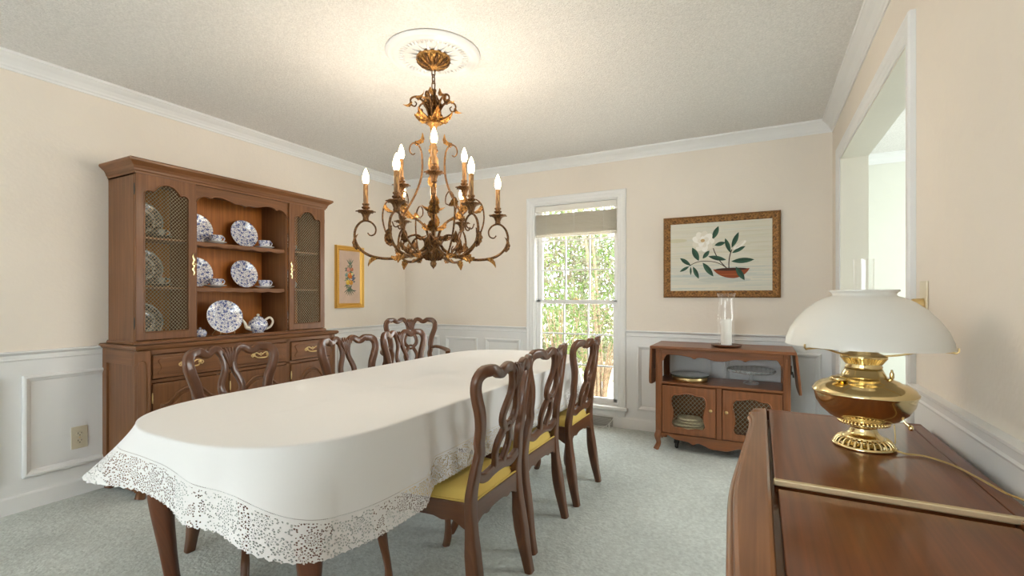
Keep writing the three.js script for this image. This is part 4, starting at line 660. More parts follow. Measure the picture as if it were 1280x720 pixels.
// ---------------------------------------------------------------- buffet along the right wall
const BT = 0.760;                                                      // its top
{
  const t = thing('buffet', 'long glossy wooden buffet with serpentine front edge along the right wall', 'buffet', [0.2, 0, 2.98]);
  const Z0 = -0.735, Z1 = 0.78, X1 = 0.242;                            // far end, near end, wall side (local)
  const front = [[-0.165, Z0], [-0.205, Z0], [-0.222, Z0 + 0.012], [-0.224, Z0 + 0.030], [-0.212, Z0 + 0.045], [-0.205, Z0 + 0.055], [-0.222, Z0 + 0.066], [-0.228, Z0 + 0.085], [-0.222, Z0 + 0.13], [-0.222, Z0 + 0.22], [-0.228, Z0 + 0.36], [-0.238, Z0 + 0.55], [-0.247, Z0 + 0.75], [-0.247, Z0 + 0.85], [-0.238, Z0 + 1.05], [-0.228, Z0 + 1.25], [-0.225, Z1 - 0.09], [-0.205, Z1 - 0.055], [-0.224, Z1 - 0.03], [-0.21, Z1], [-0.165, Z1]];
  const fr = smooth(front, 150), inX = -0.178, edge = [[inX, Z1], [inX, Z0], ...fr.slice(1, -1)].map(([x, z]) => [x, -z]);
  // raised serpentine board, then the framed panels
  part('front_board', slab(edge, 0.034, 0.008, 'y').rotateX(-Math.PI / 2).translate(0, BT - 0.032, 0), M.buffetEdge, t);
  part('front_molding', sweep(fr.map(([x, z]) => V(x - 0.001, BT - 0.018, z)), { n: 180, ra: [0.009], rb: [0.008], seg: 10, up: V(0, 1, 0) }), M.buffetEdge, t);
  part('end_board', slab([[inX + 0.001, -Z0], [X1, -Z0], [X1, -Z0 - 0.022], [inX + 0.001, -Z0 - 0.022]], 0.034, 0.003, 'x').rotateX(-Math.PI / 2).translate(0, BT - 0.034, 0), M.buffetTop, t);
  part('end_board', slab([[inX + 0.001, -Z1], [X1, -Z1], [X1, -Z1 + 0.022], [inX + 0.001, -Z1 + 0.022]], 0.034, 0.003, 'x').rotateX(-Math.PI / 2).translate(0, BT - 0.034, 0), M.buffetTop, t);
  part('back_board', bx(X1 - 0.034, X1, BT - 0.034, BT, Z0 + 0.023, Z1 - 0.023, 0.003, 'z'), M.buffetTop, t);
  const SZ = -0.01;                                                    // the brass edge between the leaves
  part('top_leaf', bx(inX + 0.006, X1 - 0.036, BT - 0.03, BT + 0.001, Z0 + 0.024, SZ - 0.008, 0.003, 'z'), M.buffetTop, t);
  const strip = part('brass_edge', bx(inX + 0.004, X1 - 0.002, BT - 0.010, BT + 0.004, SZ - 0.008, SZ + 0.004, 0.003, 'x'), M.brassStrip, t); strip.userData.label = 'brass strip along the edge of the upper leaf';
  part('top_leaf', bx(inX + 0.012, X1 - 0.036, BT - 0.034, BT - 0.012, SZ + 0.010, Z1 - 0.024, 0.003, 'z'), M.buffetTop, t);
  // case, drawers and legs
  part('case', bx(-0.205, X1 - 0.004, 0.17, BT - 0.034, Z0 + 0.02, Z1 - 0.02, 0.004, 'z'), M.buffetEdge, t);
  for (let k = 0; k < 3; k++) { const a = Z0 + 0.05 + k * 0.475, b = a + 0.455; for (const [y0, y1] of [[0.54, 0.71], [0.20, 0.52]]) { const d = part(y0 > 0.5 ? 'drawer' : 'door', bx(-0.218, -0.203, y0, y1, a, b, 0.004, 'z'), M.buffetEdge, t); part('knob', lathe([[0.0001, 0.022], [0.010, 0.020], [0.012, 0.013], [0.005, 0.006], [0.008, 0]], 14).rotateZ(Math.PI / 2).translate(-0.218, (y0 + y1) / 2, (a + b) / 2), M.brassDull, d); } }
  for (const x of [-0.175, X1 - 0.04]) for (const z of [Z0 + 0.06, Z1 - 0.06]) part('leg', sweep([[x, 0.175, z], [x - 0.006, 0.12, z], [x + 0.004, 0.05, z], [x - 0.006, 0, z]], { n: 14, ra: [0.03, 0.03, 0.018, 0.02], pow: 3, seg: 12, up: V(0, 0, 1) }), M.buffetEdge, t);
}

// ---------------------------------------------------------------- brass lamp on the buffet
{
  const LX = 0.242, LZ = 2.597, y0 = BT + 0.0015, t = thing('oil_lamp', 'brass converted oil lamp with white milk-glass shade on the buffet', 'lamp', [LX, y0, LZ]);
  const foot = part('foot', [lathe([[0.0001, 0.004], [0.074, 0.003], [0.081, 0.000], [0.084, 0.004], [0.082, 0.010], [0.076, 0.012], [0.070, 0.010]], 48), lathe([[0.056, 0.028], [0.058, 0.032], [0.052, 0.038], [0.044, 0.042], [0.038, 0.050], [0.034, 0.062], [0.036, 0.070], [0.042, 0.076], [0.030, 0.078], [0.0001, 0.078]], 48), lathe([[0.0001, 0.006], [0.050, 0.008], [0.044, 0.030], [0.0001, 0.034]], 24)], M.brass, t);
  for (let i = 0; i < 28; i++) { const a = (i / 28) * Math.PI * 2, P = (r, y) => V(Math.cos(a) * r, y, Math.sin(a) * r); part('pierced_arch', sweep([P(0.077, 0.010), P(0.072, 0.020), P(0.064, 0.028), P(0.056, 0.031)], { n: 8, ra: [0.0045, 0.0028, 0.003, 0.0045], rb: [0.003], seg: 6, up: V(0, 1, 0) }), M.brass, foot); }
  for (let i = 0; i < 16; i++) { const a = (i / 16) * Math.PI * 2; part('bead', new THREE.SphereGeometry(0.0035, 8, 6).translate(Math.cos(a) * 0.080, 0.0035, Math.sin(a) * 0.080), M.brass, foot); }
  const font = part('font', lathe([[0.030, 0.074], [0.046, 0.076], [0.060, 0.082], [0.090, 0.092], [0.112, 0.106], [0.126, 0.122], [0.131, 0.138], [0.135, 0.142], [0.136, 0.146], [0.132, 0.149], [0.128, 0.156], [0.112, 0.166], [0.094, 0.170], [0.090, 0.174], [0.078, 0.178], [0.070, 0.182], [0.060, 0.183], [0.056, 0.190], [0.050, 0.200], [0.048, 0.206], [0.0001, 0.206]], 64), M.brass, t);
  const ring = []; for (let i = 0; i < 40; i++) { const a = (i / 40) * Math.PI * 2; ring.push(new THREE.SphereGeometry(0.0042, 6, 5).translate(Math.cos(a) * 0.064, 0.081, Math.sin(a) * 0.064)); }
  part('beaded_ring', ring, M.brass, font);
  part('filler_cap', lathe([[0.0001, 0.012], [0.019, 0.011], [0.023, 0.006], [0.022, 0.0], [0.0001, -0.004]], 24).translate(-0.072, 0.176, 0.060), M.brass, font);
  part('oil_vent', lathe([[0.0001, 0.022], [0.003, 0.021], [0.0035, 0.016], [0.006, 0.012], [0.006, 0], [0.0001, -0.004]], 12).translate(0.068, 0.184, 0.012), M.brass, font);
  part('switch_knob', [sweep([[0.094, 0.092, 0.02], [0.108, 0.082, 0.026]], { n: 3, ra: [0.003], seg: 6 }), new THREE.SphereGeometry(0.007, 10, 8).translate(0.110, 0.080, 0.027)], M.brass, font);
  part('pull_chain', sweep([[0.070, 0.085, 0.03], [0.072, 0.05, 0.032], [0.072, 0.028, 0.032]], { n: 8, ra: [0.0018], seg: 6 }), M.brassDull, font);
  const burner = part('burner', lathe([[0.046, 0.206], [0.049, 0.211], [0.044, 0.214], [0.047, 0.221], [0.055, 0.229], [0.060, 0.235], [0.061, 0.240], [0.052, 0.242], [0.040, 0.246], [0.030, 0.256], [0.0001, 0.262]], 48), M.brass, t);
  const ribs = []; for (let i = 0; i < 44; i++) { const a = (i / 44) * Math.PI * 2, P = (r, y) => V(Math.cos(a) * r, y, Math.sin(a) * r); ribs.push(sweep([P(0.0455, 0.217), P(0.0555, 0.229), P(0.060, 0.234)], { n: 4, ra: [0.0018], seg: 5 })); }
  part('gallery', ribs, M.brass, burner);
  for (let i = 0; i < 3; i++) { const a = 0.35 + (i / 3) * Math.PI * 2, P = (r, y) => V(Math.cos(a) * r, y, Math.sin(a) * r); part('shade_arm', sweep([P(0.050, 0.240), P(0.090, 0.246), P(0.150, 0.260), P(0.204, 0.2605), P(0.216, 0.260), P(0.2165, 0.272)], { n: 22, ra: [0.0028], seg: 6 }), M.brassDull, burner); }
  part('shade', lathe([[0.2120, 0.240], [0.2095, 0.258], [0.198, 0.288], [0.179, 0.318], [0.153, 0.347], [0.124, 0.369], [0.098, 0.382], [0.084, 0.386], [0.080, 0.391], [0.085, 0.397], [0.090, 0.400], [0.089, 0.4045], [0.084, 0.4045], [0.076, 0.398], [0.076, 0.386], [0.082, 0.381], [0.097, 0.377], [0.122, 0.364], [0.150, 0.343], [0.175, 0.315], [0.194, 0.286], [0.2055, 0.257], [0.208, 0.240], [0.2120, 0.240]], 72), M.milk, t).userData.label = 'white milk-glass dome shade';
  part('chimney', lathe([[0.028, 0.246], [0.036, 0.275], [0.036, 0.310], [0.029, 0.360], [0.0265, 0.420], [0.0275, 0.492], [0.0260, 0.492], [0.0250, 0.420], [0.0275, 0.360], [0.0345, 0.310], [0.0345, 0.275], [0.0265, 0.246]], 36), M.glass, t).userData.label = 'clear glass chimney';
  part('cord', sweep([[0.050, 0.012, 0.038], [0.075, 0.004, 0.042], [0.11, 0.0035, 0.040], [0.150, 0.0035, 0.085], [0.172, 0.0045, 0.17], [0.190, 0.0040, 0.25], [0.208, 0.003, 0.295], [0.2165, -0.02, 0.310], [0.216, -0.10, 0.315]], { n: 70, ra: [0.0023], seg: 8 }), std({ color: rgb(0.46, 0.30, 0.10), roughness: 0.4 }), t).userData.label = 'yellowish clear power cord';
  t.traverse((o) => { if (!o.isMesh || o.name === 'cord') return; const p = o.geometry.attributes.position, f = o.name === 'shade' ? (y) => 0.411 - (0.4045 - y) * 0.89 : (y) => (y < 0.078 ? y * 0.78 : y < 0.146 ? 0.0608 + (y - 0.078) * 1.253 : y); if (o.name !== 'chimney') for (let i = 0; i < p.count; i++) p.setY(i, f(p.getY(i))); });
  t.traverse((o) => { if (o.isMesh && o.name !== 'cord') o.geometry.scale(0.845, 1, 0.845); });
}

// ---------------------------------------------------------------- chandelier and its ceiling medallion
const CHX = -1.535, CHZ = 2.105;
{
  const md = thing('ceiling_medallion', 'round white plaster medallion on the ceiling above the chandelier', 'medallion', [CHX, CEIL, CHZ]);
  part('ring', lathe([[0.0001, -0.012], [0.145, -0.012], [0.150, -0.016], [0.186, -0.018], [0.192, -0.024], [0.206, -0.026], [0.212, -0.020], [0.222, -0.018], [0.228, -0.022], [0.238, -0.019], [0.246, -0.008], [0.250, 0], [0.0001, 0]], 72), M.trim, md);
  for (let i = 0; i < 48; i++) { const a = (i / 48) * Math.PI * 2, P = (r, y) => V(Math.cos(a) * r, y, Math.sin(a) * r); part('leaf_relief', sweep([P(0.150, -0.014), P(0.166, -0.021), P(0.184, -0.017)], { n: 6, ra: [0.003, 0.009, 0.002], rb: [0.003, 0.005, 0.002], seg: 6, up: V(0, 1, 0) }), M.trim, md); }
  for (let i = 0; i < 16; i++) { const a = (i / 16) * Math.PI * 2, P = (r, y) => V(Math.cos(a) * r, y, Math.sin(a) * r); part('ray_relief', sweep([P(0.05, -0.011), P(0.09, -0.017), P(0.132, -0.013)], { n: 6, ra: [0.003, 0.010, 0.003], rb: [0.002, 0.005, 0.002], seg: 6, up: V(0, 1, 0) }), M.trim, md); }

  const t = thing('chandelier', 'ornate bronze candle-arm chandelier with scrolls and leaves hanging over table', 'chandelier', [CHX, 1.30, CHZ]);
  const Y = (y) => y - 1.30, B = M.bronze, G = M.bronzeGold;
  // an acanthus leaf: lobed blade that arches from its root (0,0,0) along +x and up
  function leafGeo(len, wid, curl, lobes = 4) {
    const nu = 14, nv = 6, side = (off) => { const a = []; for (let i = 0; i <= nu; i++) { const u = i / nu, w = wid * Math.sin(Math.PI * Math.min(1, u * 0.92 + 0.06)) ** 0.7 * (0.72 + 0.28 * Math.abs(Math.cos(u * Math.PI * lobes))); for (let j = 0; j <= nv; j++) { const v = (j / nv) * 2 - 1, an = curl * u, R = len / Math.max(Math.abs(curl), 0.01); const x = curl ? R * Math.sin(an) : len * u, y = curl ? R * (1 - Math.cos(an)) : 0; a.push(V(x, y - 0.35 * w * Math.abs(v) ** 1.5 + 0.0012 * off * Math.cos(v * 1.5) + 0.06 * wid * Math.cos(v * 9), v * w * 0.5)); } } return a; };
    const A = side(1), C = side(-1), pos = [], uv = [], w = nv + 1, q = (a, b, c, d) => { for (const p of [a, b, c, b, d, c]) { pos.push(p.x, p.y, p.z); uv.push(p.x, p.z); } };
    for (let i = 0; i < nu; i++) for (let j = 0; j < nv; j++) { const k = i * w + j; q(A[k], A[k + 1], A[k + w], A[k + w + 1]); q(C[k], C[k + w], C[k + 1], C[k + w + 1]); }
    for (let i = 0; i < nu; i++) for (const j of [0, nv]) { const k = i * w + j; q(A[k], A[k + w], C[k], C[k + w]); }
    const g = new THREE.BufferGeometry(); g.setAttribute('position', new THREE.Float32BufferAttribute(pos, 3)); g.setAttribute('uv', new THREE.Float32BufferAttribute(uv, 2)); g.computeVertexNormals(); return g;
  }
  const leafCache = {}; const leaf = (parent, len, wid, curl, r, y, tilt, a, mat = B, roll = 0) => {
    len *= 1.2; wid *= 1.35; const key = [len, wid, curl].join(); const g = leafCache[key] ??= leafGeo(len, wid, curl); const m = part('leaf', g, mat, parent);
    m.matrixAutoUpdate = true; m.rotation.order = 'YZX'; m.rotation.set(roll, -a, tilt); m.position.set(Math.cos(a) * r * 0.93, Y(y), Math.sin(a) * r * 0.93); return m;
  };
  const rad = (a) => (r, y, s = 0) => ((r *= 0.93), V(Math.cos(a) * r - Math.sin(a) * s, Y(y), Math.sin(a) * r + Math.cos(a) * s));
  part('canopy', [lathe([[0.0001, Y(2.426)], [0.086, Y(2.426)], [0.091, Y(2.418)], [0.084, Y(2.404)], [0.060, Y(2.386)], [0.024, Y(2.372)], [0.012, Y(2.360)], [0.0001, Y(2.356)]], 40)], G, t);
  for (let i = 0; i < 18; i++) { const P = rad((i / 18) * 6.283); part('canopy_relief', sweep([P(0.026, 2.374), P(0.052, 2.379), P(0.078, 2.391), P(0.096, 2.408)], { n: 10, ra: [0.003, 0.008, 0.010, 0.006], rb: [0.003, 0.005, 0.006, 0.004], seg: 7, up: V(0, 1, 0) }), i % 2 ? G : B, t); }
  // chain links
  for (let k = 0; k < 3; k++) part('chain_link', sweep(Array.from({ length: 12 }, (_, i) => { const a = (i / 12) * 6.283; return k % 2 ? V(0, Y(2.345 - k * 0.034) + 0.024 * Math.sin(a), 0.010 * Math.cos(a)) : V(0.010 * Math.cos(a), Y(2.345 - k * 0.034) + 0.024 * Math.sin(a), 0); }), { n: 30, ra: [0.0032], seg: 6, closed: true }), B, t);
  // column
  part('column', lathe([[0.0001, Y(2.225)], [0.010, Y(2.22)], [0.016, Y(2.20)], [0.030, Y(2.195)], [0.034, Y(2.185)], [0.018, Y(2.172)], [0.012, Y(2.15)], [0.015, Y(2.10)], [0.028, Y(2.085)], [0.040, Y(2.078)], [0.040, Y(2.068)], [0.024, Y(2.058)], [0.017, Y(2.03)], [0.022, Y(1.99)], [0.017, Y(1.95)], [0.020, Y(1.90)], [0.030, Y(1.89)], [0.034, Y(1.855)], [0.030, Y(1.83)], [0.018, Y(1.82)], [0.020, Y(1.76)], [0.016, Y(1.66)], [0.018, Y(1.56)], [0.014, Y(1.48)], [0.022, Y(1.46)], [0.0001, Y(1.45)]].map(([r, y]) => [r * 0.82, y]), 28), G, t);
  part('hub', lathe([[0.0001, Y(1.475)], [0.030, Y(1.472)], [0.048, Y(1.462)], [0.052, Y(1.445)], [0.046, Y(1.430)], [0.034, Y(1.425)], [0.032, Y(1.390)], [0.042, Y(1.378)], [0.040, Y(1.362)], [0.024, Y(1.348)], [0.012, Y(1.342)], [0.018, Y(1.332)], [0.014, Y(1.318)], [0.005, Y(1.308)], [0.0001, Y(1.300)]], 28), B, t);
  for (let i = 0; i < 10; i++) { const a = (i / 10) * 6.283; leaf(t, 0.055, 0.03, 0.9, 0.020, 1.352, 0.5, a, B); }
  // leaf crown on top
  for (let i = 0; i < 6; i++) {
    const a = (i / 6) * 6.283 + 0.2, P = rad(a);
    part('crown_scroll', sweep([P(0.014, 2.255), P(0.010, 2.225), P(0.022, 2.20), P(0.030, 2.17), P(0.022, 2.13), P(0.030, 2.11)], { n: 26, ra: [0.004], seg: 6 }), B, t);
    const cs = part('crown_scroll', sweep([P(0.022, 2.095), P(0.034, 2.14), P(0.062, 2.186), P(0.100, 2.204), P(0.128, 2.188), P(0.126, 2.160), P(0.106, 2.152), P(0.096, 2.168), P(0.106, 2.178)], { n: 42, ra: [0.005, 0.006, 0.006, 0.0055, 0.005, 0.004, 0.003], seg: 8 }), B, t);
    leaf(cs, 0.055, 0.034, -1.7, 0.100, 2.207, 0.1, a, G); leaf(cs, 0.042, 0.026, 1.6, 0.128, 2.175, -1.3, a, G); leaf(cs, 0.048, 0.026, -1.3, 0.052, 2.182, 1.0, a, B);
    leaf(t, 0.072, 0.036, 0.9, 0.030, 2.098, -0.05, a + 0.5, G); leaf(t, 0.055, 0.030, -1.2, 0.030, 2.112, 0.75, a + 0.25, G); leaf(t, 0.045, 0.026, 0.8, 0.022, 2.145, 0.9, a + 0.6, B);
  }
  for (let i = 0; i < 6; i++) leaf(t, 0.045, 0.03, -1.2, 0.018, 2.09, 0.4, i * 1.047, G);
  for (let i = 0; i < 6; i++) leaf(t, 0.055, 0.022, 0.5, 0.014, 1.52 + 0.055 * i, 1.2, i * 2.4, i % 2 ? B : G);
  for (let i = 0; i < 4; i++) leaf(t, 0.075, 0.042, -1.3, 0.020, 1.64, 0.7, i * 1.57 + 0.6, G);
  // one candle: cup, sleeve, bulb with its light
  const light = (at) => { const l = new THREE.PointLight(rgb(1, 0.90, 0.78), 0.073); l.position.set(CHX + at.x, 1.30 + at.y, CHZ + at.z); l.castShadow = true; l.shadow.radius = 0.8; scene.add(l); };
  const cupG = lathe([[0.0001, 0], [0.010, 0.001], [0.016, 0.008], [0.014, 0.018], [0.020, 0.034], [0.026, 0.042], [0.042, 0.048], [0.044, 0.053], [0.034, 0.056], [0.015, 0.055], [0.012, 0.062], [0.021, 0.068], [0.021, 0.074], [0.012, 0.078], [0.018, 0.086], [0.018, 0.092], [0.0001, 0.094]], 26);
  const petals = []; for (let i = 0; i < 8; i++) { const a = (i / 8) * 6.283; petals.push(sweep([V(Math.cos(a) * 0.030, 0.046, Math.sin(a) * 0.030), V(Math.cos(a) * 0.043, 0.052, Math.sin(a) * 0.043), V(Math.cos(a) * 0.050, 0.049, Math.sin(a) * 0.050)], { n: 5, ra: [0.009, 0.010, 0.003], rb: [0.003], seg: 6, up: V(0, 1, 0) })); }
  const bobeche = merge([cupG, ...petals]);
  const sleeveG = lathe([[0.0001, 0.088], [0.0122, 0.088], [0.0122, 0.190], [0.0115, 0.194], [0.0001, 0.194]], 20), bulbG = lathe([[0.009, 0.192], [0.013, 0.202], [0.0165, 0.216], [0.0155, 0.234], [0.010, 0.254], [0.004, 0.270], [0.0001, 0.276]], 18);
  const candle = (arm, at) => { for (const [n, g, m] of [['drip_cup', bobeche, B], ['candle_sleeve', sleeveG, M.candleSleeve], ['bulb', bulbG, M.bulb]]) { const o = part(n, g, m, arm); o.position.copy(at); } light(at.clone().add(V(0, 0.226, 0))); };
  const view = Math.atan2(0.8851, 0.4654) - 0.18;                             // direction of the camera as seen from the column
  for (let i = 0; i < 6; i++) {
    const a = view + Math.PI / 6 + (i / 6) * 6.283, P = rad(a);
    const arm = part('lower_arm', sweep([P(0.030, 1.455), P(0.055, 1.410), P(0.11, 1.376), P(0.19, 1.358), P(0.28, 1.354), P(0.36, 1.372), P(0.412, 1.412), P(0.432, 1.468), P(0.418, 1.520), P(0.382, 1.548), P(0.342, 1.540), P(0.318, 1.510), P(0.324, 1.480), P(0.348, 1.472), P(0.362, 1.486)], { n: 90, ra: [0.0075, 0.0075, 0.0078, 0.0075, 0.0075, 0.007, 0.0065, 0.0055, 0.0045, 0.0035], seg: 9 }), B, t);
    candle(arm, P(0.372, 1.545));
    leaf(arm, 0.075, 0.040, -0.9, 0.235, 1.366, 0.25, a, G); leaf(arm, 0.060, 0.034, 0.9, 0.300, 1.356, -0.2, a + 0.0, G, Math.PI);
    leaf(arm, 0.07, 0.03, 1.2, 0.416, 1.40, 1.0, a, B);
    // tendril with a leaf tip
    const td = part('tendril', sweep([P(0.15, 1.368), P(0.215, 1.42, 0.02), P(0.268, 1.50, 0.035), P(0.285, 1.58, 0.04), P(0.268, 1.65, 0.04), P(0.232, 1.672, 0.04), P(0.200, 1.652, 0.04), P(0.198, 1.618, 0.04), P(0.222, 1.608, 0.04)], { n: 56, ra: [0.0055, 0.005, 0.0045, 0.004, 0.003], seg: 7 }), B, t);
    leaf(td, 0.06, 0.036, -1.3, 0.272, 1.640, 1.2, a + 0.14, G); leaf(td, 0.055, 0.032, 1.0, 0.226, 1.43, 0.3, a + 0.1, B);
    const cs = part('inner_scroll', sweep([P(0.040, 1.44, -0.01), P(0.085, 1.475, -0.03), P(0.135, 1.465, -0.045), P(0.165, 1.425, -0.05), P(0.150, 1.385, -0.05), P(0.118, 1.378, -0.05), P(0.105, 1.402, -0.05), P(0.122, 1.418, -0.05)], { n: 46, ra: [0.006, 0.0055, 0.005, 0.004, 0.003], seg: 7 }), B, t);
    leaf(cs, 0.06, 0.036, 1.2, 0.14, 1.40, 0.2, a - 0.35, B); leaf(cs, 0.05, 0.03, -1.2, 0.10, 1.475, 0.5, a - 0.3, B);
  }
  for (let i = 0; i < 3; i++) {
    const a = view + (i / 3) * 6.283, P = rad(a);
    const arm = part('upper_arm', sweep([P(0.030, 1.47), P(0.058, 1.53), P(0.115, 1.575), P(0.175, 1.600), P(0.226, 1.635), P(0.240, 1.675), P(0.225, 1.705), P(0.200, 1.715)], { n: 50, ra: [0.007, 0.007, 0.0065, 0.006, 0.005], seg: 8 }), B, t);
    candle(arm, P(0.213, 1.712)); leaf(arm, 0.09, 0.045, 0.8, 0.12, 1.580, 0.5, a, G); leaf(arm, 0.08, 0.040, -1.0, 0.07, 1.55, 0.9, a + 0.2, G);
  }
  for (let i = 0; i < 3; i++) {
    const a = view + 1.047 + (i / 3) * 6.283, P = rad(a);
    const hk = part('hook_scroll', sweep([P(0.255, 1.530), P(0.240, 1.505), P(0.212, 1.515), P(0.200, 1.550), P(0.160, 1.61), P(0.112, 1.69), P(0.078, 1.78), P(0.072, 1.86), P(0.084, 1.925), P(0.112, 1.950), P(0.142, 1.935), P(0.150, 1.902), P(0.132, 1.885), P(0.118, 1.895)], { n: 80, ra: [0.003, 0.0045, 0.0055, 0.006, 0.006, 0.0055, 0.005, 0.004, 0.003], seg: 8 }), i % 2 ? G : B, t);
    leaf(hk, 0.065, 0.040, -1.6, 0.118, 1.955, -0.1, a, G); leaf(hk, 0.07, 0.038, 0.9, 0.17, 1.60, 0.9, a, G);
  }
}

// ---------------------------------------------------------------- pictures on the walls
function framed(t, w, h, fw, depth, frameMat, prof, art, extra) {   // local: picture in the xy plane facing +z, centre at 0
  const N = V(0, 0, 1), c = [V(-w / 2, -h / 2, 0), V(w / 2, -h / 2, 0), V(w / 2, h / 2, 0), V(-w / 2, h / 2, 0)];
  const fr = part('frame', mould(c, N, prof, true), frameMat, t);
  const g = new THREE.PlaneGeometry(w - 2 * fw + 0.004, h - 2 * fw + 0.004);
  part('canvas', merge([g, bx(-(w / 2 - fw), w / 2 - fw, -(h / 2 - fw), h / 2 - fw, -0.008, -0.001, 0)].slice(0, 1)).translate(0, 0, 0.010), std({ map: art, roughness: 0.7 }), t);
  part('backing', bx(-(w / 2 - 0.01), w / 2 - 0.01, -(h / 2 - 0.01), h / 2 - 0.01, 0.0005, 0.008, 0), M.slot, t);
  if (extra) extra(fr);
}
{
  const W = 0.858, H = 0.664, FW = 0.056;
  const art = canvasTex(1024, 760, (c, w, h) => {
    const r = rng(5); c.fillStyle = '#d9d5c6'; c.fillRect(0, 0, w, h);
    for (let i = 0; i < 520; i++) { const y = r() * h, x = r() * w, L = 80 + 240 * r(); const low = y > h * 0.62; const cols = low ? ['#b4bfc0', '#a8b6bb', '#cfd3cd', '#dcdacd', '#9fb0b4'] : ['#dcd8c8', '#cfcab8', '#e2dfd2', '#c9c0a0', '#c9cdc6']; c.globalAlpha = 0.10 + 0.15 * r(); c.strokeStyle = cols[Math.floor(r() * 5)]; c.lineWidth = 3 + 13 * r(); c.beginPath(); c.moveTo(x - L, y); c.quadraticCurveTo(x, y + (r() - 0.5) * 18, x + L, y + (r() - 0.5) * 12); c.stroke(); }
    c.globalAlpha = 0.25; c.fillStyle = '#b9ad6a'; c.beginPath(); c.ellipse(70, 190, 110, 22, 0, 0, 7); c.fill(); c.fillStyle = '#8fa2a6'; c.beginPath(); c.ellipse(560, 640, 260, 30, 0, 0, 7); c.fill(); c.globalAlpha = 1;
    const X = (p) => (p - 76) / (582 - 76) * w, Yy = (p) => (p - 76) / (410 - 76) * h;   // measured places on the painting
    c.strokeStyle = '#3b2b1f'; c.lineCap = 'round'; const br = (pts, lw) => { c.lineWidth = lw; c.beginPath(); c.moveTo(X(pts[0]), Yy(pts[1])); for (let i = 2; i < pts.length; i += 4) c.quadraticCurveTo(X(pts[i]), Yy(pts[i + 1]), X(pts[i + 2]), Yy(pts[i + 3])); c.stroke(); };
    br([375, 310, 330, 265, 260, 265, 215, 262, 180, 285], 7); br([378, 312, 372, 260, 390, 215], 10); br([365, 300, 315, 255, 300, 205], 9); br([180, 285, 160, 300, 140, 305], 4);
    c.fillStyle = '#8d3f16'; c.beginPath(); c.moveTo(X(298), Yy(306)); c.lineTo(X(476), Yy(304)); c.quadraticCurveTo(X(455), Yy(345), X(400), Yy(350)); c.quadraticCurveTo(X(330), Yy(348), X(298), Yy(306)); c.fill();
    c.fillStyle = '#3d1f10'; c.beginPath(); c.ellipse(X(387), Yy(307), X(465) - X(387), 16, -0.01, 0, 7); c.fill(); c.fillStyle = '#a85a28'; c.fillRect(X(330), Yy(330), X(420) - X(330), 8);
    const lf = (x0, y0, x1, y1, wd) => { const a = X(x0), b = Yy(y0), e = X(x1), f = Yy(y1), nx = -(f - b), ny = e - a, l = Math.hypot(nx, ny), k = wd * 2 / l; c.fillStyle = '#1f4434'; c.beginPath(); c.moveTo(a, b); c.quadraticCurveTo((a + e) / 2 + nx * k, (b + f) / 2 + ny * k, e, f); c.quadraticCurveTo((a + e) / 2 - nx * k, (b + f) / 2 - ny * k, a, b); c.fill(); c.fillStyle = '#3d6b52'; c.beginPath(); c.moveTo(a, b); c.quadraticCurveTo((a + e) / 2 + nx * k * 0.9, (b + f) / 2 + ny * k * 0.9, e, f); c.quadraticCurveTo((a + e) / 2 + nx * k * 0.1, (b + f) / 2 + ny * k * 0.1, a, b); c.globalAlpha = 0.5; c.fill(); c.globalAlpha = 1; };
    lf(296, 160, 326, 98, 26); lf(306, 190, 360, 178, 22); lf(226, 262, 192, 196, 30); lf(246, 252, 280, 214, 22); lf(384, 228, 358, 158, 22); lf(390, 205, 424, 132, 24); lf(392, 230, 456, 200, 20); lf(388, 270, 498, 264, 28); lf(364, 262, 274, 242, 24); lf(184, 284, 128, 246, 22); lf(176, 288, 126, 314, 16); lf(184, 290, 184, 332, 10); lf(196, 290, 226, 350, 22); lf(246, 272, 300, 340, 28); lf(410, 296, 452, 360, 28);
    const petal = (x, y, a, l, wd, col) => { c.save(); c.translate(X(x), Yy(y)); c.rotate(a); c.fillStyle = col; c.beginPath(); c.ellipse(l / 2, 0, l / 2, wd / 2, 0, 0, 7); c.fill(); c.restore(); };
    for (let i = 0; i < 9; i++) petal(248, 168, i * 0.698, 118, 76, ['#f0ece2', '#e4ded0', '#f5f2ea'][i % 3]); for (let i = 0; i < 6; i++) petal(250, 170, i * 1.05 + 0.3, 64, 50, ['#f6f3ec', '#e9e3d6'][i % 2]);
    c.fillStyle = '#c9a878'; c.beginPath(); c.ellipse(X(246), Yy(164), 22, 18, 0, 0, 7); c.fill(); petal(398, 212, -0.6, 150, 44, '#f1eee6'); petal(410, 205, -0.75, 110, 26, '#e3ddd0');
  });
  const t = thing('magnolia_painting', 'framed painting of a white magnolia in a brown bowl on back wall', 'painting', [-0.2875, 1.479, 0.004]);
  framed(t, W, H, FW, 0.03, M.antiqueFrame, [[0, 0], [0, 0.022], [0.006, 0.030], [0.014, 0.030], [0.020, 0.024], [0.030, 0.022], [0.040, 0.018], [0.044, 0.020], [0.050, 0.018], [0.056, 0.012], [0.056, 0.004]], art, (fr) => {
    const gs = []; const cw = W / 2 - 0.010, ch = H / 2 - 0.010, bead = new THREE.SphereGeometry(0.0062, 6, 5); const n1 = 62, n2 = 48;
    for (let i = 0; i < n1; i++) for (const s of [-1, 1]) gs.push(bead.clone().scale(1.2, 0.9, 0.8).translate(lerp(-cw, cw, i / (n1 - 1)), s * ch, 0.029)); for (let i = 1; i < n2; i++) for (const s of [-1, 1]) gs.push(bead.clone().scale(0.9, 1.2, 0.8).translate(s * cw, lerp(-ch, ch, i / n2), 0.029));
    part('carved_edge', gs, M.antiqueFrame, fr);
  });
}
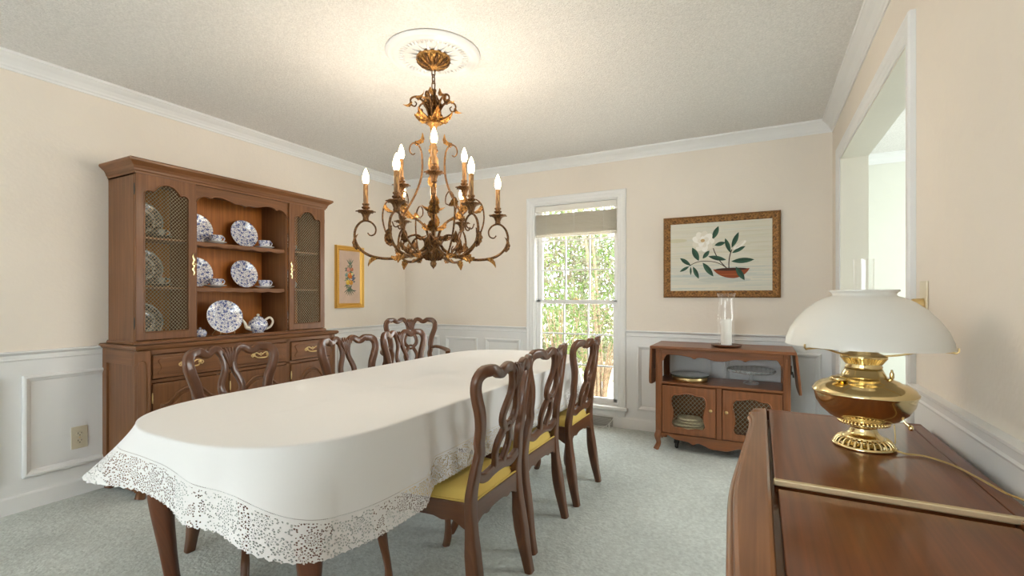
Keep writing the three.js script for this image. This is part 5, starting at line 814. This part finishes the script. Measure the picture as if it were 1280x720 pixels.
{
  const W = 0.351, H = 0.595, FW = 0.046;
  const art = canvasTex(384, 760, (c, w, h) => {
    const r = rng(8); c.fillStyle = '#cdb3a0'; c.fillRect(0, 0, w, h); for (let i = 0; i < 200; i++) { c.globalAlpha = 0.08; c.fillStyle = ['#d8c0ad', '#bfa28f', '#c9b1a5'][i % 3]; c.beginPath(); c.ellipse(r() * w, r() * h, 30 + 50 * r(), 20 + 30 * r(), r() * 3, 0, 7); c.fill(); } c.globalAlpha = 1;
    const lf = (x, y, a, l, wd, col) => { c.save(); c.translate(x, y); c.rotate(a); c.fillStyle = col; c.beginPath(); c.moveTo(0, 0); c.quadraticCurveTo(l / 2, -wd, l, 0); c.quadraticCurveTo(l / 2, wd, 0, 0); c.fill(); c.restore(); };
    for (let i = 0; i < 46; i++) lf(w * (0.36 + 0.28 * r()), h * (0.20 + 0.55 * r()), r() * 6.28, 60 + 50 * r(), 14, ['#5d6f56', '#47604f', '#7d8a62', '#3f5660'][i % 4]);
    for (let i = 0; i < 7; i++) lf(w * 0.5, h * 0.70, 0.6 + i * 0.32, 130, 14, '#4f6450'); for (let i = 0; i < 4; i++) lf(w * 0.52, h * 0.28, -2.2 + i * 0.4, 110, 15, '#54705f');
    const fr = (x, y, s, col) => { c.fillStyle = col; c.beginPath(); c.ellipse(w * x, h * y, s, s * 0.95, 0, 0, 7); c.fill(); c.fillStyle = 'rgba(255,240,200,0.35)'; c.beginPath(); c.ellipse(w * x - s * 0.3, h * y - s * 0.3, s * 0.35, s * 0.3, 0, 0, 7); c.fill(); };
    fr(0.52, 0.47, 44, '#d0701f'); fr(0.42, 0.60, 38, '#d8b43c'); fr(0.56, 0.60, 36, '#c98a2c'); fr(0.44, 0.36, 34, '#c98878'); fr(0.60, 0.35, 28, '#b86a4a'); fr(0.34, 0.46, 26, '#6f8f8c'); fr(0.68, 0.52, 24, '#55607a'); fr(0.62, 0.44, 22, '#c9c48a'); for (let i = 0; i < 12; i++) fr(0.62 + 0.1 * r(), 0.44 + 0.16 * r(), 10, '#4b4f6b');
  });
  const t = thing('fruit_picture', 'small gold-framed picture of hanging fruit on the left wall', 'picture', [LW + 0.003, 1.343, 0.8225], Math.PI / 2);
  framed(t, W, H, FW, 0.03, M.gilt, [[0, 0], [0, 0.020], [0.005, 0.028], [0.014, 0.026], [0.020, 0.016], [0.030, 0.013], [0.036, 0.017], [0.042, 0.014], [0.046, 0.010], [0.046, 0.004]], art, (fr) => {
    const gs = [], bead = new THREE.SphereGeometry(0.0052, 6, 5), cw = W / 2 - 0.036, ch = H / 2 - 0.036; for (let i = 0; i < 24; i++) for (const s of [-1, 1]) gs.push(bead.clone().translate(lerp(-cw, cw, i / 23), s * ch, 0.017)); for (let i = 1; i < 44; i++) for (const s of [-1, 1]) gs.push(bead.clone().translate(s * cw, lerp(-ch, ch, i / 44), 0.017));
    part('beading', gs, M.gilt, fr);
  });
}

// ---------------------------------------------------------------- small fittings
{
  const o = thing('wall_outlet', 'beige duplex power outlet on the wainscot beside the hutch', 'outlet', [LW + sk, 0.335, 2.868], Math.PI / 2);
  part('cover_plate', bx(-0.038, 0.038, -0.064, 0.064, 0, 0.006, 0.003), M.ivory, o);
  for (const s of [-1, 1]) { const rc = part('receptacle', lathe([[0.0001, 0.009], [0.017, 0.009], [0.018, 0.005], [0.0001, 0.004]], 20).rotateX(Math.PI / 2).scale(1, 0.85, 1).translate(0, s * 0.021, 0), M.ivory, o); part('slots', [bx(-0.009, -0.006, s * 0.021 - 0.001, s * 0.021 + 0.009, 0.0085, 0.0096, 0), bx(0.006, 0.009, s * 0.021, s * 0.021 + 0.008, 0.0085, 0.0096, 0), bx(-0.003, 0.003, s * 0.021 - 0.010, s * 0.021 - 0.005, 0.0085, 0.0096, 0)], M.slot, rc); }
  part('screw', lathe([[0.0001, 0.008], [0.004, 0.007], [0.004, 0.004]], 10).rotateX(Math.PI / 2), M.brassDull, o);
  const d = thing('dimmer_switch', 'brass dimmer switch on the right wall above the buffet', 'switch', [RW, 1.145, 2.172], -Math.PI / 2);
  part('cover_plate', bx(-0.036, 0.036, -0.060, 0.060, 0, 0.006, 0.002), std({ color: rgb(0.75, 0.68, 0.52), metalness: 0.6, roughness: 0.35 }), d);
  part('knob', lathe([[0.0001, 0.034], [0.017, 0.034], [0.019, 0.031], [0.020, 0.008], [0.022, 0.005], [0.0001, 0.004]], 28).rotateX(Math.PI / 2).translate(0, -0.016, 0), M.brassDull, d);
  const v = thing('floor_vent', 'small grey metal vent grille at the baseboard under the window', 'vent', [-1.30, 0, 0.018]);
  part('frame', [bx(-0.15, 0.15, 0.004, 0.014, 0, 0.012, 0.001), bx(-0.15, 0.15, 0.076, 0.086, 0, 0.012, 0.001), bx(-0.15, -0.138, 0.004, 0.086, 0, 0.012, 0.001), bx(0.138, 0.15, 0.004, 0.086, 0, 0.012, 0.001)], M.ventMetal = std({ color: rgb(0.42, 0.42, 0.40), metalness: 0.3, roughness: 0.5 }), v);
  for (let k = 0; k < 6; k++) part('louver', bx(-0.14, 0.14, 0.016 + k * 0.010, 0.022 + k * 0.010, 0.001, 0.009, 0.001), M.ventMetal, v);
}

// ---------------------------------------------------------------- garden outside the window
{
  const soil = tex(512, 512, (u, v) => { const n = fbm(u, v, 8, 8, 5, 201), p = fbm(u, v, 60, 60, 2, 207); return [0.86 + 0.14 * (n - 0.5) + 0.2 * (p - 0.5), 0.77 + 0.16 * (n - 0.5) + 0.2 * (p - 0.5), 0.68 + 0.16 * (n - 0.5) + 0.2 * (p - 0.5)]; }, { size: [3, 3] });
  struct('ground', boxUV(new THREE.BoxGeometry(60, 0.2, 60).translate(-2, -0.55, -30.2), 'z'), std({ map: soil, roughness: 1 }));
  const bark = std({ color: rgb(0.34, 0.29, 0.25), map: patina, roughness: 0.95 });
  const lg = new THREE.BufferGeometry(); { const p = []; const L = [[0, 0, 0], [0.35, 0.12, 0.03], [1, 0, -0.06], [0.35, -0.12, 0.03]]; for (const [a, b, c] of [[0, 1, 2], [0, 2, 3]]) p.push(...L[a], ...L[b], ...L[c]); lg.setAttribute('position', new THREE.Float32BufferAttribute(p, 3)); lg.setAttribute('uv', new THREE.Float32BufferAttribute(new Float32Array(12), 2)); lg.computeVertexNormals(); }
  const leafMat = phys({ color: rgb(1, 1, 1), roughness: 0.7, transmission: 0.35, thickness: 0, side: THREE.DoubleSide }); leafMat.roughness = 0.95;
  const Yg = -0.45;
  function plant(name, label, cat, x, z, h, rx, ry, n, size, cols, trunk, seed, group) {
    const r = rng(seed), t = thing(name, label, cat, [x, Yg, z], 0, group);
    const stems = []; for (let k = 0; k < trunk; k++) { const a = r() * 6.28, l = (0.2 + 0.5 * r()) * rx; stems.push(sweep([[Math.cos(a) * 0.08, 0, Math.sin(a) * 0.08], [Math.cos(a) * l * 0.4, h * 0.35, Math.sin(a) * l * 0.4], [Math.cos(a) * l, h * 0.9, Math.sin(a) * l]], { n: 10, ra: trunk > 2 ? [0.02, 0.015, 0.006] : [0.035, 0.03, 0.012], seg: 6 })); }
    part('stems', stems, bark, t);
    const im = new THREE.InstancedMesh(lg, leafMat, n), m = new THREE.Matrix4(), q = new THREE.Quaternion(), e = new THREE.Euler(), c = new THREE.Color();
    const clumps = Array.from({ length: 26 }, () => { const a = r() * 6.28, rr = Math.sqrt(r()) * rx; return [Math.cos(a) * rr, h - ry + (r() * 2 - 1) * ry, Math.sin(a) * rr, 0.18 + 0.2 * r()]; });
    for (let i = 0; i < n; i++) { const k = clumps[Math.floor(r() * 26)], s = size * (0.6 + 0.8 * r()), g = () => (r() + r() + r() - 1.5) * 1.3; e.set(r() * 6.28, r() * 6.28, r() * 6.28); q.setFromEuler(e); m.compose(V(k[0] + g() * k[3] * rx * 1.4, Math.max(0.1, k[1] + g() * k[3] * ry * 1.6), k[2] + g() * k[3] * rx * 1.4), q, V(s, s, s)); im.setMatrixAt(i, m); const cc = cols[Math.floor(r() * cols.length)], f = 0.8 + 0.4 * r(); c.setRGB(cc[0] * f * 0.25, cc[1] * f * 0.27, cc[2] * f * 0.18); im.setColorAt(i, c); }
    im.name = 'foliage'; im.userData.kind = 'stuff'; im.castShadow = im.receiveShadow = true; t.add(im);
  }
  const lime = [[0.34, 0.55, 0.10], [0.46, 0.66, 0.16], [0.22, 0.42, 0.08], [0.55, 0.62, 0.25]], dusty = [[0.62, 0.48, 0.40], [0.50, 0.52, 0.34], [0.70, 0.58, 0.50], [0.30, 0.44, 0.16]], deep = [[0.16, 0.34, 0.10], [0.26, 0.46, 0.14], [0.12, 0.26, 0.12]];
  plant('garden_tree', 'bright green leafy tree seen through the upper window panes', 'tree', -2.6, -4.6, 4.6, 1.3, 1.9, 3200, 0.13, lime, 2, 11);
  plant('garden_tree', 'sparse tree with pinkish dry leaves beyond the window', 'tree', -4.6, -7.5, 5.2, 2.2, 2.3, 4200, 0.20, dusty, 3, 12);
  plant('garden_tree', 'dark green tree standing far out in the yard', 'tree', -2.0, -10.5, 5.5, 2.6, 2.2, 3200, 0.2, deep, 2, 13);
  plant('garden_tree', 'wide pinkish blossoming tree behind the others in the yard', 'tree', -4.2, -9.0, 3.6, 2.8, 2.2, 6000, 0.28, [[0.80, 0.62, 0.55], [0.72, 0.60, 0.54], [0.86, 0.74, 0.68], [0.5, 0.5, 0.3]], 3, 18);
  plant('garden_shrub', 'tall loose green shrub outside to the right of the window', 'shrub', -1.75, -4.2, 2.5, 0.8, 0.9, 2200, 0.09, lime, 8, 19);
  plant('garden_shrub', 'low green shrub outside at the left window jamb', 'shrub', -2.75, -2.7, 1.55, 0.5, 0.45, 1100, 0.07, lime, 9, 14);
  plant('garden_shrub', 'thin twiggy shrub outside below the window middle', 'shrub', -2.05, -2.5, 1.05, 0.45, 0.40, 260, 0.06, dusty, 16, 15);
  plant('garden_shrub', 'small dark green shrub outside near the right window jamb', 'shrub', -1.35, -2.1, 1.0, 0.32, 0.5, 420, 0.06, deep, 12, 16);
  plant('garden_shrub', 'broad pale shrub in the middle of the yard', 'shrub', -3.3, -5.6, 1.6, 1.2, 0.5, 1300, 0.1, dusty, 10, 17);
}
renderer.render(scene, camera);
